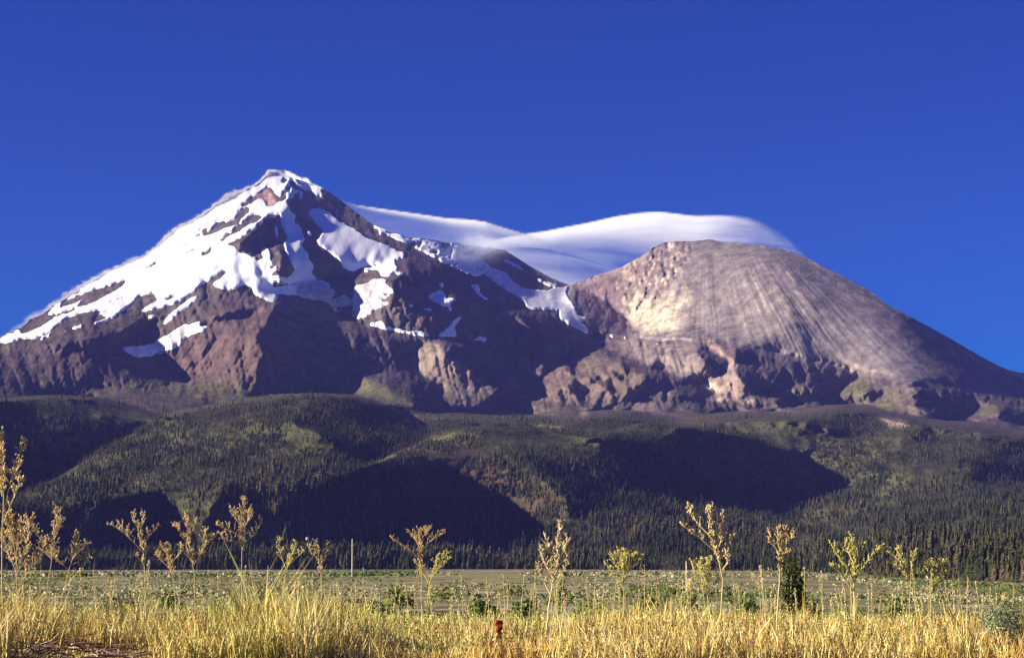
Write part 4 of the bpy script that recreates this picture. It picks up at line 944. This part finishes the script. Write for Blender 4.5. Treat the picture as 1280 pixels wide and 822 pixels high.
wd(18, 446, [[(440, 790), (446, 760), (452, 742)]], 'short bare weed right of the three pronged one', dens=0.6, twig=6)

# the dark red dock
base = at_px(624, 16.5); root = bpy.data.objects.new('dock_plant', None); COL.objects.link(root); root.location = base
tag(root, 'dark red dock plant with a knobbly seed head in the grass', 'dock plant')
top = at_px(624, 16.5, 776) - base
tube('stem', [(0, 0, -.04), (0.004, 0, top.z * .5), (top.x, 0, top.z)], [0.006, 0.005, 0.003], M_red, root)
V, T = pods_np([(R.gauss(0, .012), R.gauss(0, .012), top.z * (1 - abs(R.gauss(0, .10)))) for _ in range(110)] + [(R.gauss(0, .012), R.gauss(0, .012), R.uniform(0.1, 0.8) * top.z) for _ in range(60)], 0.012)
mesh_np('seed_head', V, T, M_red, root, smooth=False)['kind'] = 'stuff'

# thin bare stalks
stx = [R.uniform(-10, 1290) for _ in range(295)]; sto = ordinals(stx)
for k in range(295):
    D = R.uniform(15, 26); px = stx[k]; b0 = at_px(px, D); h = R.uniform(0.24, 0.72) * (0.8 if D > 21 else 1)
    root = bpy.data.objects.new('dry_stalk', None); COL.objects.link(root); root.location = b0
    tone = R.choice(('straw coloured', 'yellow green')); ln = R.uniform(-.12, .12) * h
    tag(root, '%s %s stalk %s, %s to the %s of the %s' % ((tone, 'short' if h < .36 else 'long', 'upright' if abs(ln) < .04 * h else 'leaning') + sto[k]), 'stalk', 'thin stalks scattered through the grass')
    m_ = M_stem if tone[0] == 's' else M_stem_y
    tube('stem', [(0, 0, -.03), (ln * .3, 0, h * .5), (ln, R.uniform(-.03, .03), h)], [0.0034, 0.0028, 0.0016], m_, root, 4)
    V, T = pods_np([(ln * t_ + R.gauss(0, .007), R.gauss(0, .007), h * t_) for t_ in [R.uniform(.7, 1.02) for _ in range(14)]], 0.007)
    mesh_np('seed_head', V, T, R.choice((M_pod_p, M_pod_y, M_pod)), root, smooth=False)['kind'] = 'stuff'

# ------------------------------------------------------------------ grass
M_grass = hue_mat('grass_blades', 0, 0, attr_name='col', rough=0.7)
def grass(name, n, y0, y1, hfun, cfun, label, wid=0.005, nblade=9):
    y = rng.uniform(y0, y1, n); x = rng.uniform(-1, 1, n) * (0.285 * y + 0.6)
    H0 = hfun(x, y); k = H0 > 0.03; x, y, H0 = x[k], y[k], H0[k]; n = len(x)
    C0 = cfun(x, y); ci = np.repeat(np.arange(n), nblade); N = len(ci)
    bx_ = x[ci] + rng.normal(0, .05, N); by_ = y[ci] + rng.normal(0, .05, N); bz_ = plain_z(bx_, by_) - 0.02
    h = H0[ci] * (0.25 + 1.15 * rng.random(N) ** 1.6); a = rng.uniform(0, 6.28, N); le = h * rng.uniform(0.05, 0.55, N)
    dx, dy = np.cos(a) * le, np.sin(a) * le; wv = rng.uniform(0, 6.28, N); w_ = wid * rng.uniform(0.6, 1.4, N)
    ox, oy = np.cos(wv) * w_, np.sin(wv) * w_
    p0 = np.stack([bx_ - ox, by_ - oy, bz_], 1); p1 = np.stack([bx_ + ox, by_ + oy, bz_], 1)
    m0 = np.stack([bx_ + dx * .35 + ox * .8, by_ + dy * .35 + oy * .8, bz_ + h * .6], 1); m1 = np.stack([bx_ + dx * .35 - ox * .8, by_ + dy * .35 - oy * .8, bz_ + h * .6], 1)
    t_ = np.stack([bx_ + dx, by_ + dy, bz_ + h], 1); t1 = t_ + np.stack([ox * .3, oy * .3, 0 * ox], 1)
    V = np.stack([p0, p1, m0, m1, t_, t1], 1).reshape(-1, 3); b0 = np.arange(N)[:, None] * 6
    Fq = np.concatenate([b0 + np.array([[0, 1, 2, 3]]), b0 + np.array([[3, 2, 5, 4]])], 0)
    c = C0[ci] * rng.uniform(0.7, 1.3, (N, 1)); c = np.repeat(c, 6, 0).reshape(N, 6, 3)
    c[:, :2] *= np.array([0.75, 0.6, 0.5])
    o = build(name, V, Fq, np.clip(c.reshape(-1, 3), 0, .85), M_grass, smooth=True); return tag(o, label, kind='stuff')
def pxof(x, y): return 640 + F * x / y
def hump(u, c, w): return np.exp(-((u - c) / w) ** 2)
def g_h(x, y):
    u = pxof(x, y); tall = 0.55 * hump(u, 350, 95) + 0.30 * hump(u, 20, 70) + 0.30 * hump(u, 880, 70) + 0.25 * hump(u, 770, 50) + 0.22 * hump(u, 1170, 50) + 0.12 * hump(u, 1050, 60)
    return (0.205 + 0.12 * fbm(x / .7, y / .8, 801, 3)) * (1 - .30 * smooth(430, 520, u)) * (1 - .2 * smooth(18, 22, y)) * (1 - 0.75 * (u < 200) * (y < 15.2) * (np.abs(u - 95) < 100 + 20 * np.sin(x * 9))) * (1 + 1.5 * tall * (fbm(x / .25, y / .4, 803, 2) > -0.1) + (0.9 + 2.2 * tall) * np.clip(fbm(x / .22, y / .3, 809, 2) - .34, 0, 1) * 1.9) * (y > 14)
GOLD = [(0.66, 0.53, 0.14), (0.62, 0.51, 0.18), (0.76, 0.67, 0.32), (0.44, 0.31, 0.085), (0.30, 0.20, 0.08)]
LIME = [(0.46, 0.44, 0.11), (0.36, 0.38, 0.09), (0.56, 0.52, 0.18), (0.22, 0.25, 0.06)]
def g_c(x, y):
    u = pxof(x, y); a = pal(len(x), GOLD, .2); b_ = pal(len(x), LIME, .2)
    a = np.where((fbm(x / .6, y / .9, 815, 2) > .2)[:, None], a * np.array([.98, .84, .75]), a)
    k = np.clip(-0.12 + 0.55 * (y - 16) / 4 + 0.8 * fbm(x / 1.2, y / 1.0, 811, 3) - 0.5 * hump(u, 1000, 260) + 0.5 * hump(u, 380, 120) , 0, 1)
    return a + (b_ - a) * (rng.random(len(x)) < k)[:, None]
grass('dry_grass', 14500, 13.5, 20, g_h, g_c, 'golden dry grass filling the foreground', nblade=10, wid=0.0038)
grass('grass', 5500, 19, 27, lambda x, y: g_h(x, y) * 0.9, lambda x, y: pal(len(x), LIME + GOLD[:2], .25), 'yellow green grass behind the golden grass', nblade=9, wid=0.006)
grass('pale_grass', 2200, 27, 60, lambda x, y: 0.10 + 0.12 * np.clip(fbm(x / 3, y / 5, 821, 2), 0, 1), lambda x, y: pal(len(x), LIME + SAGE[:3], .25), 'sparse pale grass between the berm and the scrub', nblade=9, wid=0.009)

# leafy forbs and seed fluff mixed into the grass
def fluff(name, n, y0, y1, cols_, label, K, leaf, hmul=1.0):
    y = rng.uniform(y0, y1, n); x = rng.uniform(-1, 1, n) * (0.285 * y + .6); h = g_h(x, y) * rng.uniform(.5, 1.25, n) * hmul; k = h > .06; x, y, h = x[k], y[k], h[k]
    V, Fq, C_ = clumps(np.stack([x, y, plain_z(x, y) + h * .25], 1), h * rng.uniform(.15, .4, len(h)), h * .8, K, np.full(len(h), leaf), pal(len(h), cols_, .25))
    return tag(build(name, V, Fq, C_, M_leafy), label, kind='stuff')
fluff('seed_fluff', 3300, 13.6, 20, [(0.62, 0.50, 0.20), (0.56, 0.42, 0.14), (0.50, 0.34, 0.12), (0.60, 0.56, 0.26), (0.34, 0.22, 0.10)], 'dry golden seed fluff among the grass', 26, 0.013)
fluff('leafy_weeds', 2600, 15, 25, LIME + [(0.55, 0.52, 0.20)], 'small yellow green leafy weeds among the grass', 26, 0.016, 1.25)

# ------------------------------------------------------------------ bushes
GREY = [(0.22, 0.26, 0.15), (0.17, 0.21, 0.11), (0.28, 0.30, 0.18)]
shrub('sagebrush', 1262, 15.5, 748, 84, GREY, 'grey green bush in the bottom right corner', 'bush', K=6000, leaf=0.012)
shrub('sagebrush', 1196, 15.6, 788, 46, [(0.58, 0.58, 0.28), (0.66, 0.62, 0.34)], 'small pale yellow green bush left of the grey green one', 'bush', K=1100, leaf=0.013)
shrub('dark_bush', 987, 48, 678, 46, [(0.045, 0.05, 0.015), (0.08, 0.07, 0.02), (0.03, 0.04, 0.012)], 'dark green bush standing alone on the plain', 'bush', K=2600, leaf=0.06)
GREENB = [(0.13, 0.17, 0.04), (0.10, 0.14, 0.03), (0.20, 0.22, 0.06)]
for k, (px, D, pt, wp) in enumerate([(478, 60, 739, 80), (430, 66, 744, 48), (598, 70, 742, 60), (655, 72, 746, 40), (500, 90, 730, 44), (742, 66, 745, 70), (812, 72, 742, 52), (860, 84, 735, 40), (1010, 62, 742, 34), (700, 95, 728, 46), (140, 60, 745, 60), (215, 72, 742, 50), (560, 110, 727, 50), (935, 76, 740, 40), (1110, 74, 745, 46), (640, 130, 724, 40)]):
    side = 'left' if px < 427 else ('middle' if px < 853 else 'right')
    shrub('shrub', px, D, pt, wp, GREENB, 'low %s dark green shrub on the %s scrub plain, behind the %s' % ('wide' if wp >= 50 else 'narrow', 'nearer' if D < 71 else 'farther', min(LAND, key=lambda q: abs(q[0] - px))[1]), 'shrub', K=420, group='low green shrubs on the plain', leaf=0.12)

# the two bare poles at the forest edge and on the plain
def pole(px, D, pytop, wpx, label):
    b0 = at_px(px, D); t_ = at_px(px, D, pytop); r_ = wpx / F * D / 2
    o = tube('wooden_pole', [b0 - Vector((0, 0, .5)), b0.lerp(t_, .5), t_], [r_, r_ * .9, r_ * .75], M_wood, n=8); tag(o, label, 'pole', None)
M_wood = hue_mat('weathered_wood', (0.42, 0.36, 0.28), (0.50, 0.44, 0.34))
pole(440.5, 420, 673, 2.2, 'bare pale pole standing against the dark forest')
pole(858, 110, 701, 2.4, 'short pale pole left of the largest weed')

# ------------------------------------------------------------------ dead sticks in the lower left corner
M_dead = hue_mat('dead_wood', (0.05, 0.028, 0.02), (0.22, 0.13, 0.09))
M_dead2 = hue_mat('bleached_wood', (0.40, 0.28, 0.22), (0.52, 0.40, 0.33))
for k in range(110):
    px = 190 * R.random() ** 0.9 - 8 if k < 86 else R.uniform(720, 830); D = R.uniform(14.0, 15.2) if k < 86 else R.uniform(13.6, 14.2)
    b0 = at_px(px, D); L_ = R.uniform(0.12, 0.45); a = R.uniform(0, 6.28); up = R.uniform(-.1, .35); z0 = 0.02 + R.random() * (0.10 * max(0, 1 - abs(px - 85) / 100))
    d = Vector((math.cos(a), math.sin(a) * .6, up)); pts = []; c = b0 + Vector((0, 0, z0))
    for i in range(5): pts.append(c + d * L_ * i / 4 + Vector((R.uniform(-1, 1), R.uniform(-1, 1), R.uniform(-1, 1))) * 0.014)
    r_ = R.uniform(0.004, 0.011); pale = R.random() < .22
    o = tube('stick', pts, [r_ * (1 - .15 * i) for i in range(5)], M_dead2 if pale else M_dead)
    wh = ('left end' if px < 50 else ('middle' if px < 120 else 'right end')) + ' of the stick pile' if k < 86 else 'grass right of the red dock'
    tag(o, '%s %s %s dead stick %s, %s' % ('thick' if r_ > .0075 else 'thin', 'long' if L_ > .28 else 'short', 'bleached' if pale else 'dark brown', 'tilting up' if up > .15 else ('lying flat' if up > .0 else 'dipping down'), wh), 'stick', 'dead sticks on the ground')
